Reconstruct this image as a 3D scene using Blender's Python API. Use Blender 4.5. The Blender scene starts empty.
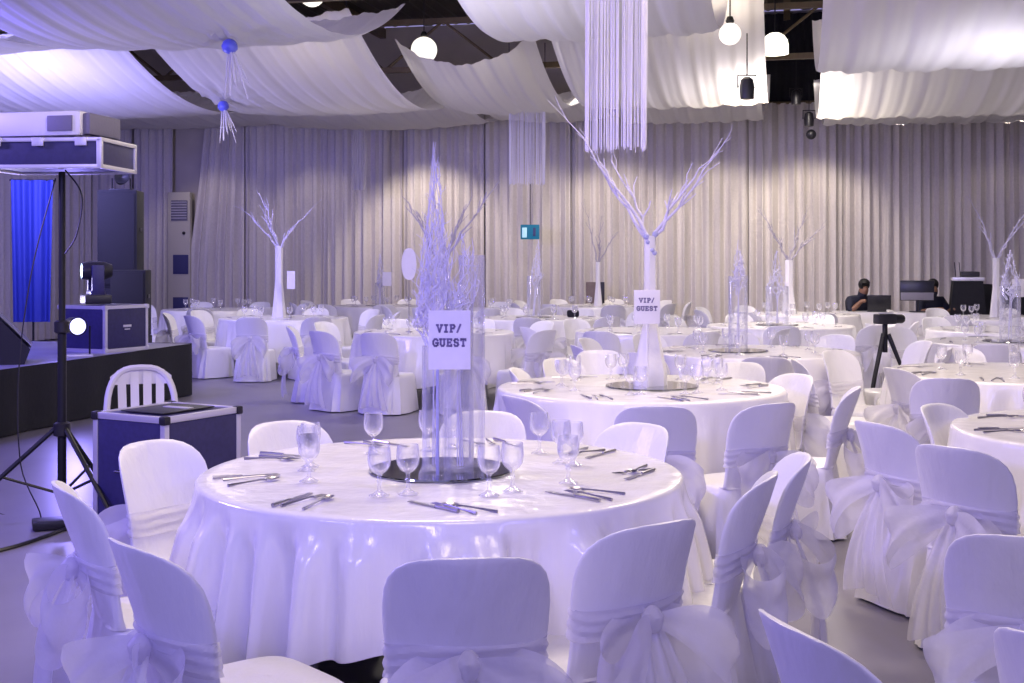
import bpy, bmesh, math, random
from mathutils import Vector, Matrix
from math import sin, cos, pi, radians, sqrt, atan2, exp

# ------------------------------------------------------------------ camera, world, lights
sc = bpy.context.scene
col = sc.collection
F = 1240.0         # focal length in pixels of the 1024 px wide frame
HOR = 262.0        # image row of the horizon
EYE = 1.55
YAW = radians(12.5)  # the hall's long axis against the viewing direction

cam_d = bpy.data.cameras.new('camera')
cam = bpy.data.objects.new('camera', cam_d)
col.objects.link(cam)
cam.location = (0, 0, EYE)
cam.rotation_euler = (pi / 2, 0, 0)
cam_d.sensor_width = 36.0
cam_d.lens = 36.0 * F / 1024
cam_d.shift_y = -(341.5 - HOR) / 1024
cam_d.clip_end = 200
sc.camera = cam

sc.view_settings.view_transform = 'Standard'
sc.view_settings.look = 'None'
sc.view_settings.gamma = 1.0
sc.view_settings.exposure = 0.0
sc.view_settings.use_curve_mapping = False

w = bpy.data.worlds.new('hall_air')
sc.world = w
w.use_nodes = True
w.node_tree.nodes['Background'].inputs[0].default_value = (0.43, 0.39, 0.84, 1)
w.node_tree.nodes['Background'].inputs[1].default_value = 0.72


def RW(r, d, z=0.0):
    """hall coordinates (right of the camera, depth along the hall, height) to world"""
    return Vector((r * cos(YAW) + d * sin(YAW), -r * sin(YAW) + d * cos(YAW), z))


def at(px, py, d):
    """point at distance d in front of the camera seen at pixel px, py"""
    return Vector(((px - 512) / F * d, d, EYE - (py - HOR) / F * d))


def light(name, kind, loc, power, color, target=None, size=1.0, size_y=None, spot=60, blend=0.6, radius=0.1):
    l = bpy.data.lights.new(name, kind)
    l.energy = power
    l.color = color
    if kind == 'AREA':
        l.size = size
        if size_y:
            l.shape = 'RECTANGLE'
            l.size_y = size_y
    else:
        l.shadow_soft_size = radius
    if kind == 'SPOT':
        l.spot_size = radians(spot)
        l.spot_blend = blend
    o = bpy.data.objects.new(name, l)
    col.objects.link(o)
    o.location = loc
    if target is not None:
        dv = Vector(target) - Vector(loc)
        o.rotation_euler = dv.to_track_quat('-Z', 'Y').to_euler()
    return o


WARM = (1.0, 0.85, 0.64)
VIOL = (0.29, 0.25, 1.0)
BLUE = (0.16, 0.12, 1.0)
# warm fill over the near tables, from unseen added lamps
light('warm_fill', 'AREA', (-0.6, 5.6, 4.3), 120, WARM, (-0.3, 5.6, 0), 1.2)
light('warm_fill', 'AREA', (2.4, 8.0, 4.2), 150, WARM, (2.4, 8.6, 0), 1.2)
light('warm_fill', 'AREA', (0.5, 1.6, 4.3), 40, WARM, (0.3, 3.4, 0), 1.2)
# unseen fill lamps added among the swags to brighten the rear tables
for lr, ld, lp in ((-3.6, 14.4, 190), (-0.1, 16.0, 190), (-8.05, 16.6, 80), (5.3, 16.5, 170), (-2.9, 19.6, 130), (0.2, 19.8, 130)):
    light('warm_fill', 'AREA', RW(lr, ld, 3.6 if lr < -5 else 4.3), lp * 0.5, (1.0, 0.90, 0.80), RW(lr, ld, 0), 0.5)
# violet fill washes from unseen lamps out of frame
light('violet_fill', 'AREA', (-4.2, 0.6, 3.6), 80, VIOL, (0.4, 7.5, 0.4), 0.6)
light('violet_fill', 'AREA', (3.8, -0.6, 3.6), 80, VIOL, (2.2, 9.5, 0.5), 0.6)
light('violet_fill', 'AREA', (-6.5, 6.5, 3.3), 300, (0.32, 0.24, 1.0), (-0.2, 6.0, 0.4), 0.5)
light('violet_fill', 'SPOT', (-1.0, -1.5, 3.4), 700, VIOL, (0.2, 15.0, 0.8), spot=50, blend=0.7, radius=0.2)
# soft unseen fill, added to brighten the fabric swags from below
light('swag_fill', 'AREA', RW(-9.0, 12.6, 1.1), 110, (0.62, 0.56, 1.0), RW(-7.4, 13.2, 4.5), 0.8)
light('swag_fill', 'AREA', (-0.6, 9.6, 2.5), 45, (0.92, 0.88, 1.0), (-0.8, 12.0, 4.6), 1.0)
light('swag_fill', 'AREA', (4.2, 10.2, 2.5), 30, (0.92, 0.88, 1.0), (4.4, 12.4, 4.6), 1.0)
light('stage_wash', 'AREA', RW(-9.4, 13.6, 3.2), 170, (0.40, 0.36, 1.0), RW(-12.6, 22.5, 2.2), 0.6)
# wall washers against the back curtains
for wr, wp in ((-11.5, 50), (-9.2, 50), (-6.9, 260), (-4.7, 90), (-3.2, 150), (-1.2, 180), (0.4, 190), (1.9, 170), (3.7, 200), (6.2, 170)):
    light('wall_washer', 'SPOT', RW(wr, 21.9, 3.95), wp * 0.9, (1.0, 0.87, 0.66), RW(wr, 23.75, 1.3), spot=86, blend=0.6, radius=0.12)

# ------------------------------------------------------------------ materials
M = {}


def new_mat(name):
    m = bpy.data.materials.new(name)
    m.use_nodes = True
    nt = m.node_tree
    return m, nt, nt.nodes['Principled BSDF']


def pmat(name, base, rough=0.5, metal=0.0, bump=0.0, bscale=60.0, emis=None, estr=0.0, spec=0.5, sheen=0.0, vary=0.0, coat=0.0, stretch=None):
    m, nt, b = new_mat(name)
    b.inputs['Base Color'].default_value = (*base, 1)
    b.inputs['Roughness'].default_value = rough
    b.inputs['Metallic'].default_value = metal
    b.inputs['Specular IOR Level'].default_value = spec
    b.inputs['Sheen Weight'].default_value = sheen
    b.inputs['Coat Weight'].default_value = coat
    if emis:
        b.inputs['Emission Color'].default_value = (*emis, 1)
        b.inputs['Emission Strength'].default_value = estr
    tc = nt.nodes.new('ShaderNodeTexCoord')
    if bump or vary:
        n = nt.nodes.new('ShaderNodeTexNoise')
        n.inputs['Scale'].default_value = bscale
        n.inputs['Detail'].default_value = 5
        if stretch:
            mp_ = nt.nodes.new('ShaderNodeMapping')
            mp_.inputs['Scale'].default_value = stretch
            nt.links.new(tc.outputs['Object'], mp_.inputs['Vector'])
            nt.links.new(mp_.outputs['Vector'], n.inputs['Vector'])
        else:
            nt.links.new(tc.outputs['Object'], n.inputs['Vector'])
        if bump:
            bp = nt.nodes.new('ShaderNodeBump')
            bp.inputs['Strength'].default_value = bump
            bp.inputs['Distance'].default_value = 0.02
            nt.links.new(n.outputs['Fac'], bp.inputs['Height'])
            nt.links.new(bp.outputs['Normal'], b.inputs['Normal'])
        if vary:
            r = nt.nodes.new('ShaderNodeValToRGB')
            r.color_ramp.elements[0].color = (*[c * (1 - vary) for c in base], 1)
            r.color_ramp.elements[1].color = (*[min(1, c * (1 + vary)) for c in base], 1)
            r.color_ramp.elements[0].position = 0.3
            r.color_ramp.elements[1].position = 0.7
            nt.links.new(n.outputs['Fac'], r.inputs['Fac'])
            nt.links.new(r.outputs['Color'], b.inputs['Base Color'])
    M[name] = m
    return m


def cloth_mat(name, base, transl, transp, rough=0.6, bump=0.15, bscale=40):
    """thin fabric: principled mixed with translucent and a little see-through"""
    m, nt, b = new_mat(name)
    b.inputs['Base Color'].default_value = (*base, 1)
    b.inputs['Roughness'].default_value = rough
    b.inputs['Sheen Weight'].default_value = 0.2
    tl = nt.nodes.new('ShaderNodeBsdfTranslucent')
    tl.inputs[0].default_value = (*base, 1)
    mx = nt.nodes.new('ShaderNodeMixShader')
    mx.inputs[0].default_value = transl
    nt.links.new(b.outputs[0], mx.inputs[1])
    nt.links.new(tl.outputs[0], mx.inputs[2])
    last = mx
    tc = nt.nodes.new('ShaderNodeTexCoord')
    n = nt.nodes.new('ShaderNodeTexNoise')
    n.inputs['Scale'].default_value = bscale
    nt.links.new(tc.outputs['Object'], n.inputs['Vector'])
    bp = nt.nodes.new('ShaderNodeBump')
    bp.inputs['Strength'].default_value = bump
    bp.inputs['Distance'].default_value = 0.02
    nt.links.new(n.outputs['Fac'], bp.inputs['Height'])
    nt.links.new(bp.outputs['Normal'], b.inputs['Normal'])
    if transp:
        tr = nt.nodes.new('ShaderNodeBsdfTransparent')
        m2 = nt.nodes.new('ShaderNodeMixShader')
        m2.inputs[0].default_value = transp
        nt.links.new(mx.outputs[0], m2.inputs[1])
        nt.links.new(tr.outputs[0], m2.inputs[2])
        last = m2
    nt.links.new(last.outputs[0], nt.nodes['Material Output'].inputs[0])
    M[name] = m
    return m


def glass_mat(name, tint, face=0.12, edge=0.85, rough=0.05):
    """thin glass: see-through face on, glossy and milky at the grazing rim"""
    m, nt, b = new_mat(name)
    b.inputs['Base Color'].default_value = (*tint, 1)
    b.inputs['Roughness'].default_value = rough
    b.inputs['Metallic'].default_value = 0.35
    tr = nt.nodes.new('ShaderNodeBsdfTransparent')
    lw = nt.nodes.new('ShaderNodeLayerWeight')
    lw.inputs[0].default_value = 0.45
    mr = nt.nodes.new('ShaderNodeMapRange')
    mr.inputs[3].default_value = face
    mr.inputs[4].default_value = edge
    nt.links.new(lw.outputs['Facing'], mr.inputs[0])
    mx = nt.nodes.new('ShaderNodeMixShader')
    nt.links.new(mr.outputs[0], mx.inputs[0])
    nt.links.new(tr.outputs[0], mx.inputs[1])
    nt.links.new(b.outputs[0], mx.inputs[2])
    nt.links.new(mx.outputs[0], nt.nodes['Material Output'].inputs[0])
    M[name] = m
    return m


pmat('satin', (0.83, 0.81, 0.82), 0.22, sheen=0.1, bump=0.55, bscale=7, spec=0.85, stretch=(1, 1, 0.22))
pmat('chair_satin', (0.80, 0.785, 0.81), 0.34, sheen=0.2, bump=0.6, bscale=11, spec=0.6, stretch=(1, 1, 0.22))
cloth_mat('organza', (0.86, 0.84, 0.90), 0.35, 0.34, 0.4, 0.3, 30)
cloth_mat('drape_white', (0.82, 0.80, 0.82), 0.42, 0.0, 0.7, 0.12, 14)
cloth_mat('gauze', (0.80, 0.78, 0.80), 0.4, 0.15, 0.6, 0.1, 20)
pmat('curtain', (0.60, 0.56, 0.55), 0.75, sheen=0.2, bump=0.12, bscale=25, vary=0.05)
pmat('wall_paint', (0.55, 0.50, 0.44), 0.8, vary=0.05, bscale=3)
pmat('roof_metal', (0.05, 0.042, 0.03), 0.6, metal=0.2, vary=0.3, bscale=1.5)
pmat('truss_metal', (0.16, 0.12, 0.07), 0.5, metal=0.4, vary=0.2, bscale=4)
pmat('floor_concrete', (0.205, 0.19, 0.245), 0.36, vary=0.10, bscale=1.3, bump=0.03, spec=0.4)
pmat('lamp_white', (0.9, 0.88, 0.82), 0.4, emis=(1.0, 0.93, 0.80), estr=1.25)
pmat('dome_white', (0.9, 0.88, 0.82), 0.4, emis=(1.0, 0.95, 0.82), estr=2.0)
pmat('bulb', (1, 1, 1), 0.4, emis=(1.0, 0.9, 0.7), estr=6)
pmat('black_metal', (0.012, 0.012, 0.016), 0.45, metal=0.3, bump=0.05)
pmat('black_cloth', (0.008, 0.008, 0.014), 0.85, bump=0.2, bscale=20)
pmat('black_plastic', (0.014, 0.013, 0.018), 0.4, bump=0.05)
pmat('case_laminate', (0.03, 0.026, 0.10), 0.45, vary=0.15, bscale=30)
pmat('aluminium', (0.74, 0.72, 0.78), 0.36, metal=0.6, bump=0.05, bscale=40)
pmat('steel', (0.45, 0.43, 0.50), 0.28, metal=0.9)
pmat('mirror_glass', (0.40, 0.42, 0.44), 0.06, metal=1.0)
pmat('paper', (0.80, 0.77, 0.84), 0.7, vary=0.02, bscale=20)
pmat('ink', (0.17, 0.14, 0.30), 0.7)
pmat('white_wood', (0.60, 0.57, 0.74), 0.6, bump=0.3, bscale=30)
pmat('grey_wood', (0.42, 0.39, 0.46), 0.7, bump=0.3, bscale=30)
pmat('trunk_cloth', (0.80, 0.78, 0.82), 0.5, bump=0.3, bscale=14)
pmat('bluegem', (0.10, 0.12, 0.62), 0.4, sheen=0.3, bump=0.4, bscale=25)
pmat('lilac', (0.42, 0.42, 0.70), 0.4, bump=0.3)
pmat('plastic_white', (0.66, 0.64, 0.68), 0.4, bump=0.03)
pmat('projector_white', (0.74, 0.73, 0.76), 0.4, bump=0.03)
pmat('grille_dark', (0.16, 0.15, 0.22), 0.6, bump=0.1)
pmat('banner_blue', (0.015, 0.03, 0.26), 0.7, bump=0.2, bscale=8)
pmat('deck', (0.30, 0.29, 0.42), 0.4, vary=0.1, bscale=3)
pmat('par_glow', (0.7, 0.7, 1.0), 0.3, emis=(0.42, 0.42, 1.0), estr=3.2)
pmat('beam_glow', (0.6, 0.75, 1.0), 0.3, emis=(0.5, 0.72, 1.0), estr=7)
pmat('cream_panel', (0.52, 0.49, 0.42), 0.6, vary=0.04)
pmat('slot_blue', (0.05, 0.05, 0.16), 0.5)
pmat('teal_sign', (0.0, 0.10, 0.18), 0.5, emis=(0.0, 0.16, 0.26), estr=0.45)
pmat('sign_white', (0.5, 0.75, 0.8), 0.5, emis=(0.35, 0.75, 0.85), estr=0.4)
pmat('poster_grey', (0.17, 0.13, 0.13), 0.7, vary=0.2, bscale=6)
pmat('skin', (0.22, 0.11, 0.07), 0.55, bump=0.05)
pmat('shirt_navy', (0.012, 0.014, 0.035), 0.8, bump=0.2)
pmat('hair_black', (0.006, 0.005, 0.006), 0.6, bump=0.4)
pmat('screen_dark', (0.012, 0.012, 0.016), 0.25)
pmat('screen_grey', (0.20, 0.19, 0.23), 0.4)
pmat('string_silver', (0.72, 0.70, 0.82), 0.35, metal=0.1)
pmat('crystal_white', (0.72, 0.70, 0.86), 0.25, spec=0.8)
glass_mat('clear_glass', (0.86, 0.86, 0.97), 0.04, 0.6)
glass_mat('goblet_glass', (0.88, 0.87, 0.95), 0.05, 0.8)

# ------------------------------------------------------------------ helpers


class MB:
    def __init__(s):
        s.v = []
        s.f = []
        s.m = []

    def add(s, vs, fs, mi=0):
        o = len(s.v)
        s.v += [tuple(v) for v in vs]
        s.f += [tuple(i + o for i in f) for f in fs]
        s.m += [mi] * len(fs)
        return s

    def box(s, c, size, mat=None, bev=0.0, mi=0):
        bm = bmesh.new()
        bmesh.ops.create_cube(bm, size=1)
        bmesh.ops.scale(bm, vec=size, verts=bm.verts)
        if bev:
            bmesh.ops.bevel(bm, geom=bm.edges[:], offset=bev, segments=2, affect='EDGES', profile=0.6)
        mx = Matrix.Translation(Vector(c)) @ (mat or Matrix())
        bm.verts.index_update()
        vs = [mx @ v.co for v in bm.verts]
        fs = [[v.index for v in f.verts] for f in bm.faces]
        bm.free()
        return s.add(vs, fs, mi)

    def tube(s, pts, rads, n=8, closed=False, caps=True):
        pts = [Vector(p) for p in pts]
        if not hasattr(rads, '__len__'):
            rads = [rads] * len(pts)
        vs, fs = [], []
        up = None
        for i, p in enumerate(pts):
            a = pts[max(0, i - 1)] if not closed else pts[i - 1]
            b = pts[min(len(pts) - 1, i + 1)] if not closed else pts[(i + 1) % len(pts)]
            t = (b - a)
            if t.length < 1e-9:
                t = Vector((0, 0, 1))
            t.normalize()
            if up is None:
                up = Vector((0, 0, 1)) if abs(t.z) < 0.9 else Vector((1, 0, 0))
            x = up.cross(t)
            if x.length < 1e-6:
                x = Vector((1, 0, 0)).cross(t)
            x.normalize()
            y = t.cross(x).normalized()
            up = y.copy() if abs(y.dot(t)) < 0.99 else up
            for k in range(n):
                an = 2 * pi * k / n
                vs.append(p + (x * cos(an) + y * sin(an)) * rads[i])
        L = len(pts)
        for i in range(L if closed else L - 1):
            j = (i + 1) % L
            for k in range(n):
                k2 = (k + 1) % n
                fs.append((i * n + k, i * n + k2, j * n + k2, j * n + k))
        if caps and not closed:
            fs.append(tuple(range(n - 1, -1, -1)))
            fs.append(tuple(range((L - 1) * n, L * n)))
        return s.add(vs, fs)

    def lathe(s, prof, n=24, c=(0, 0, 0), mi=0, capb=False, capt=False):
        vs, fs = [], []
        for r, z in prof:
            for k in range(n):
                a = 2 * pi * k / n
                vs.append((c[0] + r * cos(a), c[1] + r * sin(a), c[2] + z))
        for i in range(len(prof) - 1):
            for k in range(n):
                k2 = (k + 1) % n
                fs.append((i * n + k, i * n + k2, (i + 1) * n + k2, (i + 1) * n + k))
        if capb:
            fs.append(tuple(range(n - 1, -1, -1)))
        if capt:
            fs.append(tuple(range((len(prof) - 1) * n, len(prof) * n)))
        return s.add(vs, fs, mi)

    def grid(s, fn, nu, nv, closed_u=False, mi=0):
        vs, fs = [], []
        for j in range(nv):
            for i in range(nu):
                vs.append(fn(i / (nu if closed_u else nu - 1), j / (nv - 1)))
        for j in range(nv - 1):
            for i in range(nu if closed_u else nu - 1):
                i2 = (i + 1) % nu
                fs.append((j * nu + i, j * nu + i2, (j + 1) * nu + i2, (j + 1) * nu + i))
        return s.add(vs, fs, mi)

    def sphere(s, c, r, nu=20, nv=12, sc_=(1, 1, 1)):
        prof = [(max(1e-4, r * sin(pi * i / nv)), -r * cos(pi * i / nv)) for i in range(nv + 1)]
        o = len(s.v)
        s.lathe(prof, nu)
        for i in range(o, len(s.v)):
            v = s.v[i]
            s.v[i] = (c[0] + v[0] * sc_[0], c[1] + v[1] * sc_[1], c[2] + v[2] * sc_[2])
        return s

    def mesh(s, name, mats, smooth=True):
        me = bpy.data.meshes.new(name)
        me.from_pydata(s.v, [], s.f)
        for m in (mats if isinstance(mats, (list, tuple)) else [mats]):
            me.materials.append(M[m])
        if any(s.m):
            me.polygons.foreach_set('material_index', s.m)
        if smooth:
            me.polygons.foreach_set('use_smooth', [True] * len(me.polygons))
            me.set_sharp_from_angle(angle=radians(42))
        me.update()
        return me

    def build(s, name, mats, parent=None, smooth=True, loc=None, rz=None):
        return link(name, s.mesh(name, mats, smooth), parent, loc, rz)


def link(name, me, parent=None, loc=None, rz=None):
    o = bpy.data.objects.new(name, me)
    col.objects.link(o)
    if parent is not None:
        o.parent = parent
    if loc is not None:
        o.location = loc
    if rz is not None:
        o.rotation_euler = (0, 0, rz)
    return o


def tag(o, label, cat, group=None):
    o['label'] = label
    o['category'] = cat
    if group:
        o['group'] = group
    return o


def thing(name, label, cat, loc=(0, 0, 0), rz=0.0, group=None):
    o = bpy.data.objects.new(name, None)
    o.empty_display_size = 0.1
    col.objects.link(o)
    o.location = loc
    o.rotation_euler = (0, 0, rz)
    return tag(o, label, cat, group)


def struct(o):
    o['kind'] = 'structure'
    return o


def dup(root, loc, rz, label, group=None, scale=None):
    r = root.copy()
    col.objects.link(r)
    r.location = loc
    r.rotation_euler = (0, 0, rz)
    if scale:
        r.scale = scale
    r['label'] = label
    if group:
        r['group'] = group
    for ch in root.children:
        c = ch.copy()
        col.objects.link(c)
        c.parent = r
        for g in ch.children:
            d = g.copy()
            col.objects.link(d)
            d.parent = c
    return r


def sgn_pow(x, p):
    return math.copysign(abs(x) ** p, x)


# ------------------------------------------------------------------ the hall
HR0, HR1, HD0, HD1 = -14.5, 11.0, -3.0, 24.0
mb = MB()
mb.add([RW(HR0, HD0), RW(HR1, HD0), RW(HR1, HD1), RW(HR0, HD1)], [(0, 1, 2, 3)])
fl = struct(mb.build('floor', 'floor_concrete', smooth=False))


def wall(name, a, b, z0, z1, t=0.15, m='wall_paint'):
    """a slab from hall point a to hall point b"""
    pa, pb = RW(*a), RW(*b)
    c = (pa + pb) / 2
    d = pb - pa
    o = MB().box((0, 0, 0), (d.length, t, z1 - z0)).build(name, m, smooth=False)
    o.location = (c.x, c.y, (z0 + z1) / 2)
    o.rotation_euler = (0, 0, atan2(d.y, d.x))
    return struct(o)


wall('wall_back', (HR0, HD1 + 0.08), (HR1, HD1 + 0.08), 0, 6.3)
wall('wall_left', (HR0 - 0.08, HD0), (HR0 - 0.08, HD1), 0, 6.3)
wall('wall_right', (HR1 + 0.08, HD0), (HR1 + 0.08, HD1), 0, 6.3)

# dark corrugated roof
mb = MB()


def roof_fn(u, v):
    r = HR0 + (HR1 - HR0) * u
    d = HD0 + (HD1 - HD0) * v
    k = u * 100 % 1.0
    return RW(r, d, 6.3 + (0.05 if k < 0.5 else 0.0))


mb.grid(roof_fn, 201, 2)
struct(mb.build('ceiling', 'roof_metal', smooth=False))


def bar(name, p, q, wd, ht, m='truss_metal'):
    d = q - p
    o = MB().box((0, 0, 0), (d.length, wd, ht)).build(name, m, smooth=False)
    o.location = (p + q) / 2
    o.rotation_euler = d.to_track_quat('X', 'Z').to_euler()
    return struct(o)


n_trim = 0
for dd in (8.4, 14.0, 19.6):
    for zz in (4.72, 5.5):
        n_trim += 1
        bar('trim_%d' % n_trim, RW(HR0, dd, zz), RW(HR1, dd, zz), 0.09, 0.09)
    rr = HR0
    k = 0
    mbt = MB()
    while rr < HR1 - 1:
        z0, z1 = (4.72, 5.5) if k % 2 == 0 else (5.5, 4.72)
        mbt.tube([RW(rr, dd, z0), RW(rr + 1.0, dd, z1)], 0.025, 6)
        rr += 1.0
        k += 1
    n_trim += 1
    struct(mbt.build('trim_%d' % n_trim, 'truss_metal'))
for rr in (-11, -8, -5, -3.9, -1.6, 0.0, 1.4, 4.5, 7.5):
    n_trim += 1
    bar('trim_%d' % n_trim, RW(rr, HD0, 6.18), RW(rr, HD1, 6.18), 0.12, 0.2)

# ------------------------------------------------------------------ back curtains, panel by panel
rng = random.Random(7)
ZC = 4.52
panel_edges = []
x = HR0 + 0.05
cuts = [-14.4, -13.4, -12.5, -12.12, -10.9, -9.2, -7.5, -5.8, -4.1, -2.4, -0.7, 1.0, 2.7, 4.4, 6.1, 7.8, 9.4, 10.9]
looks = {-14.4: 'in blue light beside the corner behind the loudspeaker tower', -13.4: 'bordering the gap with the cream panel, stage side', -12.12: 'swept aside next to the cream panel, behind the stageside tree table',
         -10.9: 'behind the tree table by the stage', -9.2: 'where the tied swag hangs', -7.5: 'behind the crystal vases with the oval sign',
         -5.8: 'warmly lit behind the tall twig centrepiece', -4.1: 'with the short string curtain in front', -2.4: 'behind the teal exit sign',
         -0.7: 'with two grey posters at its foot', 1.0: 'behind the big white branch tree', 2.7: 'below the gap with the dome lamp', 4.4: 'behind the slim branch tree', 6.1: 'behind the two seated people',
         7.8: 'behind the black equipment rack', 9.4: 'at the far end past the rack'}
for i in range(len(cuts) - 1):
    a, b = cuts[i], cuts[i + 1]
    if a == -12.5:
        continue
    ph = rng.random() * 6
    wl = 0.17 + rng.random() * 0.06
    lean = 0.30 if a == -12.12 else 0.0

    def cf(u, v, a=a, b=b, ph=ph, wl=wl, lean=lean):
        z = 0.02 + (ZC - 0.02) * v
        a2 = a + lean * v ** 1.5 * 1.2 - lean * 1.3 * max(0, 1 - abs(v - 0.35) * 3) * 0.2
        r = a2 + (b - a2) * u
        s = u * (b - a)
        amp = 0.035 + 0.035 * (1 - v)
        d = amp * sin(2 * pi * s / wl + ph + 0.5 * sin(s * 3 + ph)) + 0.03 * sin(2 * pi * s / (wl * 2.7) + 2 * ph) + 0.012 * sin(2 * pi * s / (wl * 0.43) + ph + v * 1.5)
        return RW(r, 23.72 + d, z)
    nu = max(20, int((b - a) / wl * 12))
    o = MB().grid(cf, nu, 8).build('curtain', 'curtain')
    tag(o, 'floor-length greige pleated curtain ' + looks[a], 'curtain', 'pleated curtains along the back wall')
mb = MB()
mb.tube([RW(HR0, 23.76, ZC + 0.01), RW(HR1, 23.76, ZC + 0.01)], 0.03, 8)
tag(mb.build('curtain_rail', 'truss_metal'), 'long metal rail carrying the back wall curtains', 'curtain rail')

mb = MB()
mb.grid(lambda u, v: RW(-1.2 + 3.2 * u, 23.80 + 0.03 * sin(u * 110 + sin(u * 9)), 4.56 + 1.65 * v), 200, 3)
tag(mb.build('black_curtain', 'black_cloth'), 'black pleated curtain strip up in the roof gap behind the dome lamp', 'curtain')

# left wall curtains (blue-lit, behind the stage)
for i, (a, b, lab) in enumerate(((23.5, 21.2, 'next to the back corner'), (21.2, 18.2, 'behind the stage equipment'), (18.2, 14.6, 'by the picture edge, behind the projector'))):
    ph = i * 1.3

    def cf(u, v, a=a, b=b, ph=ph):
        z = 0.02 + (ZC - 0.02) * v
        s = u * abs(b - a)
        d = 0.06 * sin(2 * pi * s / 0.24 + ph + 0.4 * sin(s * 4)) + 0.02 * sin(2 * pi * s / 0.1 + ph)
        return RW(-14.3 + d, a + (b - a) * u, z)
    tag(MB().grid(cf, 150, 6).build('curtain', 'curtain'), 'greige pleated curtain on the side wall, ' + lab, 'curtain', 'pleated curtains along the side wall')

# cream panel in the curtain gap
t = thing('wall_panel', 'cream wall panel with a grey grille and dark slots in the curtain gap', 'wall panel', RW(-12.32, 23.62, 0), -YAW)
MB().box((0, 0.06, 1.5), (0.50, 0.12, 3.0), bev=0.01).build('casing', 'cream_panel', t)
g = MB().box((0.02, -0.01, 2.62), (0.36, 0.03, 0.42), bev=0.005).build('grille', 'grille_dark', t)
mb = MB()
for k in range(7):
    mb.box((0.02, -0.03, 2.46 + k * 0.055), (0.34, 0.012, 0.02))
mb.build('louvre', 'aluminium', g)
MB().box((0.05, -0.005, 1.50), (0.34, 0.03, 0.40), bev=0.005).build('slot', 'slot_blue', t)
MB().box((0.05, -0.005, 0.62), (0.34, 0.03, 0.40), bev=0.005).build('slot', 'slot_blue', t)
MB().sphere((0.12, -0.01, 2.15), 0.035).build('knob', 'black_plastic', t)

# ------------------------------------------------------------------ ceiling drapes


def drape(label, r0, r1, d0, d1, z0, z1, sag, lat=0.12, skew=0.0, star=None, seed=0, far_lat=None):
    rg = random.Random(seed)
    p1, p2 = rg.random() * 6, rg.random() * 6
    fl_ = lat if far_lat is None else far_lat

    def fn(u, v):
        r = r0 + (r1 - r0) * u + skew * v
        d = d0 + (d1 - d0) * v
        z = z0 + (z1 - z0) * v - sag * 4 * v * (1 - v)
        la = lat * (1 - v) + fl_ * v
        z -= la * 4 * u * (1 - u) * (0.25 + 0.75 * (2 * v - 1) ** 2)
        sw = (r1 - r0)
        z += 0.010 * sin(u * sw * 26 + p1 + v * 2) + 0.012 * sin(u * sw * 11 + p2) + 0.006 * sin(u * sw * 53 + v * 3)
        if star:
            dx, dy = r - star[0], d - star[1]
            q = sqrt(dx * dx + dy * dy) + 1e-6
            an = atan2(dy, dx)
            z += star[2] * exp(-q / 0.28) + 0.045 * cos(14 * an) * min(1, q / 0.15) * exp(-q / 0.42)
        return RW(r, d, z)
    nu = max(40, int(abs(r1 - r0) * 34))
    o = MB().grid(fn, nu, 60).build('ceiling_drape', 'drape_white')
    return tag(o, label, 'ceiling drape', 'white fabric swags under the roof'), fn


DR = {}
D_ = [
    ('a0', 'white ceiling swag over the projector stand, cut by the frame edge', -11.4, -7.75, 8.40, 13.87, 4.6, 4.55, 0.78, 0.15, None),
    ('a1', 'broad white ceiling swag with the upper blue rosette, next to the projector', -7.45, -4.35, 8.40, 13.87, 4.6, 4.55, 0.80, 0.15, (-5.30, 11.2, 0.0)),
    ('a2', 'white ceiling swag in front of the dark roof gap with the round lamp', -4.2, -2.95, 6.67, 12.27, 4.6, 4.6, 0.40, 0.2, None),
    ('a3', 'white ceiling swag behind the long string curtain', -2.75, -0.62, 8.40, 13.87, 4.6, 4.55, 0.90, 0.12, None),
    ('a4', 'wide white ceiling swag beside the dome lamp gap, over the aisle', 0.28, 5.2, 8.40, 14.53, 4.6, 4.3, 1.12, 0.05, None),
    ('b0', 'white ceiling swag above the loudspeaker tower', -13.6, -8.25, 13.87, 19.60, 4.55, 4.55, 0.78, 0.15, None),
    ('b1', 'white ceiling swag with the lower blue rosette', -7.85, -5.05, 13.87, 19.60, 4.55, 4.5, 0.78, 0.15, (-7.62, 15.9, 0.0)),
    ('b2', 'narrow white ceiling swag beside the short string curtain', -5.0, -3.15, 15.47, 20.27, 4.45, 4.5, 0.62, 0.35, None),
    ('b3', 'white ceiling swag above the big branch tree', -2.75, -0.25, 13.87, 19.60, 4.55, 4.45, 0.80, 0.1, None),
    ('b4', 'white ceiling swag over the seated people', 0.40, 4.2, 14.53, 19.60, 4.35, 4.35, 0.86, 0.05, None),
    ('c0', 'rear white swag near the side wall corner', -13.6, -9.3, 19.60, 23.47, 4.55, 4.5, 0.35, 0.12, None),
    ('c1', 'rear white swag with the tied tail', -9.2, -5.3, 19.60, 23.47, 4.5, 4.42, 0.36, 0.22, None),
    ('c2', 'rear white swag behind the short string curtain', -5.2, -3.1, 20.27, 23.47, 4.5, 4.45, 0.3, 0.2, None),
    ('c3', 'rear white swag behind the big branch tree', -2.8, -0.4, 19.60, 23.47, 4.45, 4.45, 0.45, 0.1, None),
    ('c4', 'rear white swag above the equipment rack', 0.6, 5.6, 19.60, 23.47, 4.35, 4.4, 0.5, 0.08, None),
]
for i, (k, lab, r0, r1, d0, d1, z0, z1, sg, la, st) in enumerate(D_):
    DR[k] = drape(lab, r0, r1, d0, d1, z0, z1, sg, la, star=st, seed=i)[1]


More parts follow.
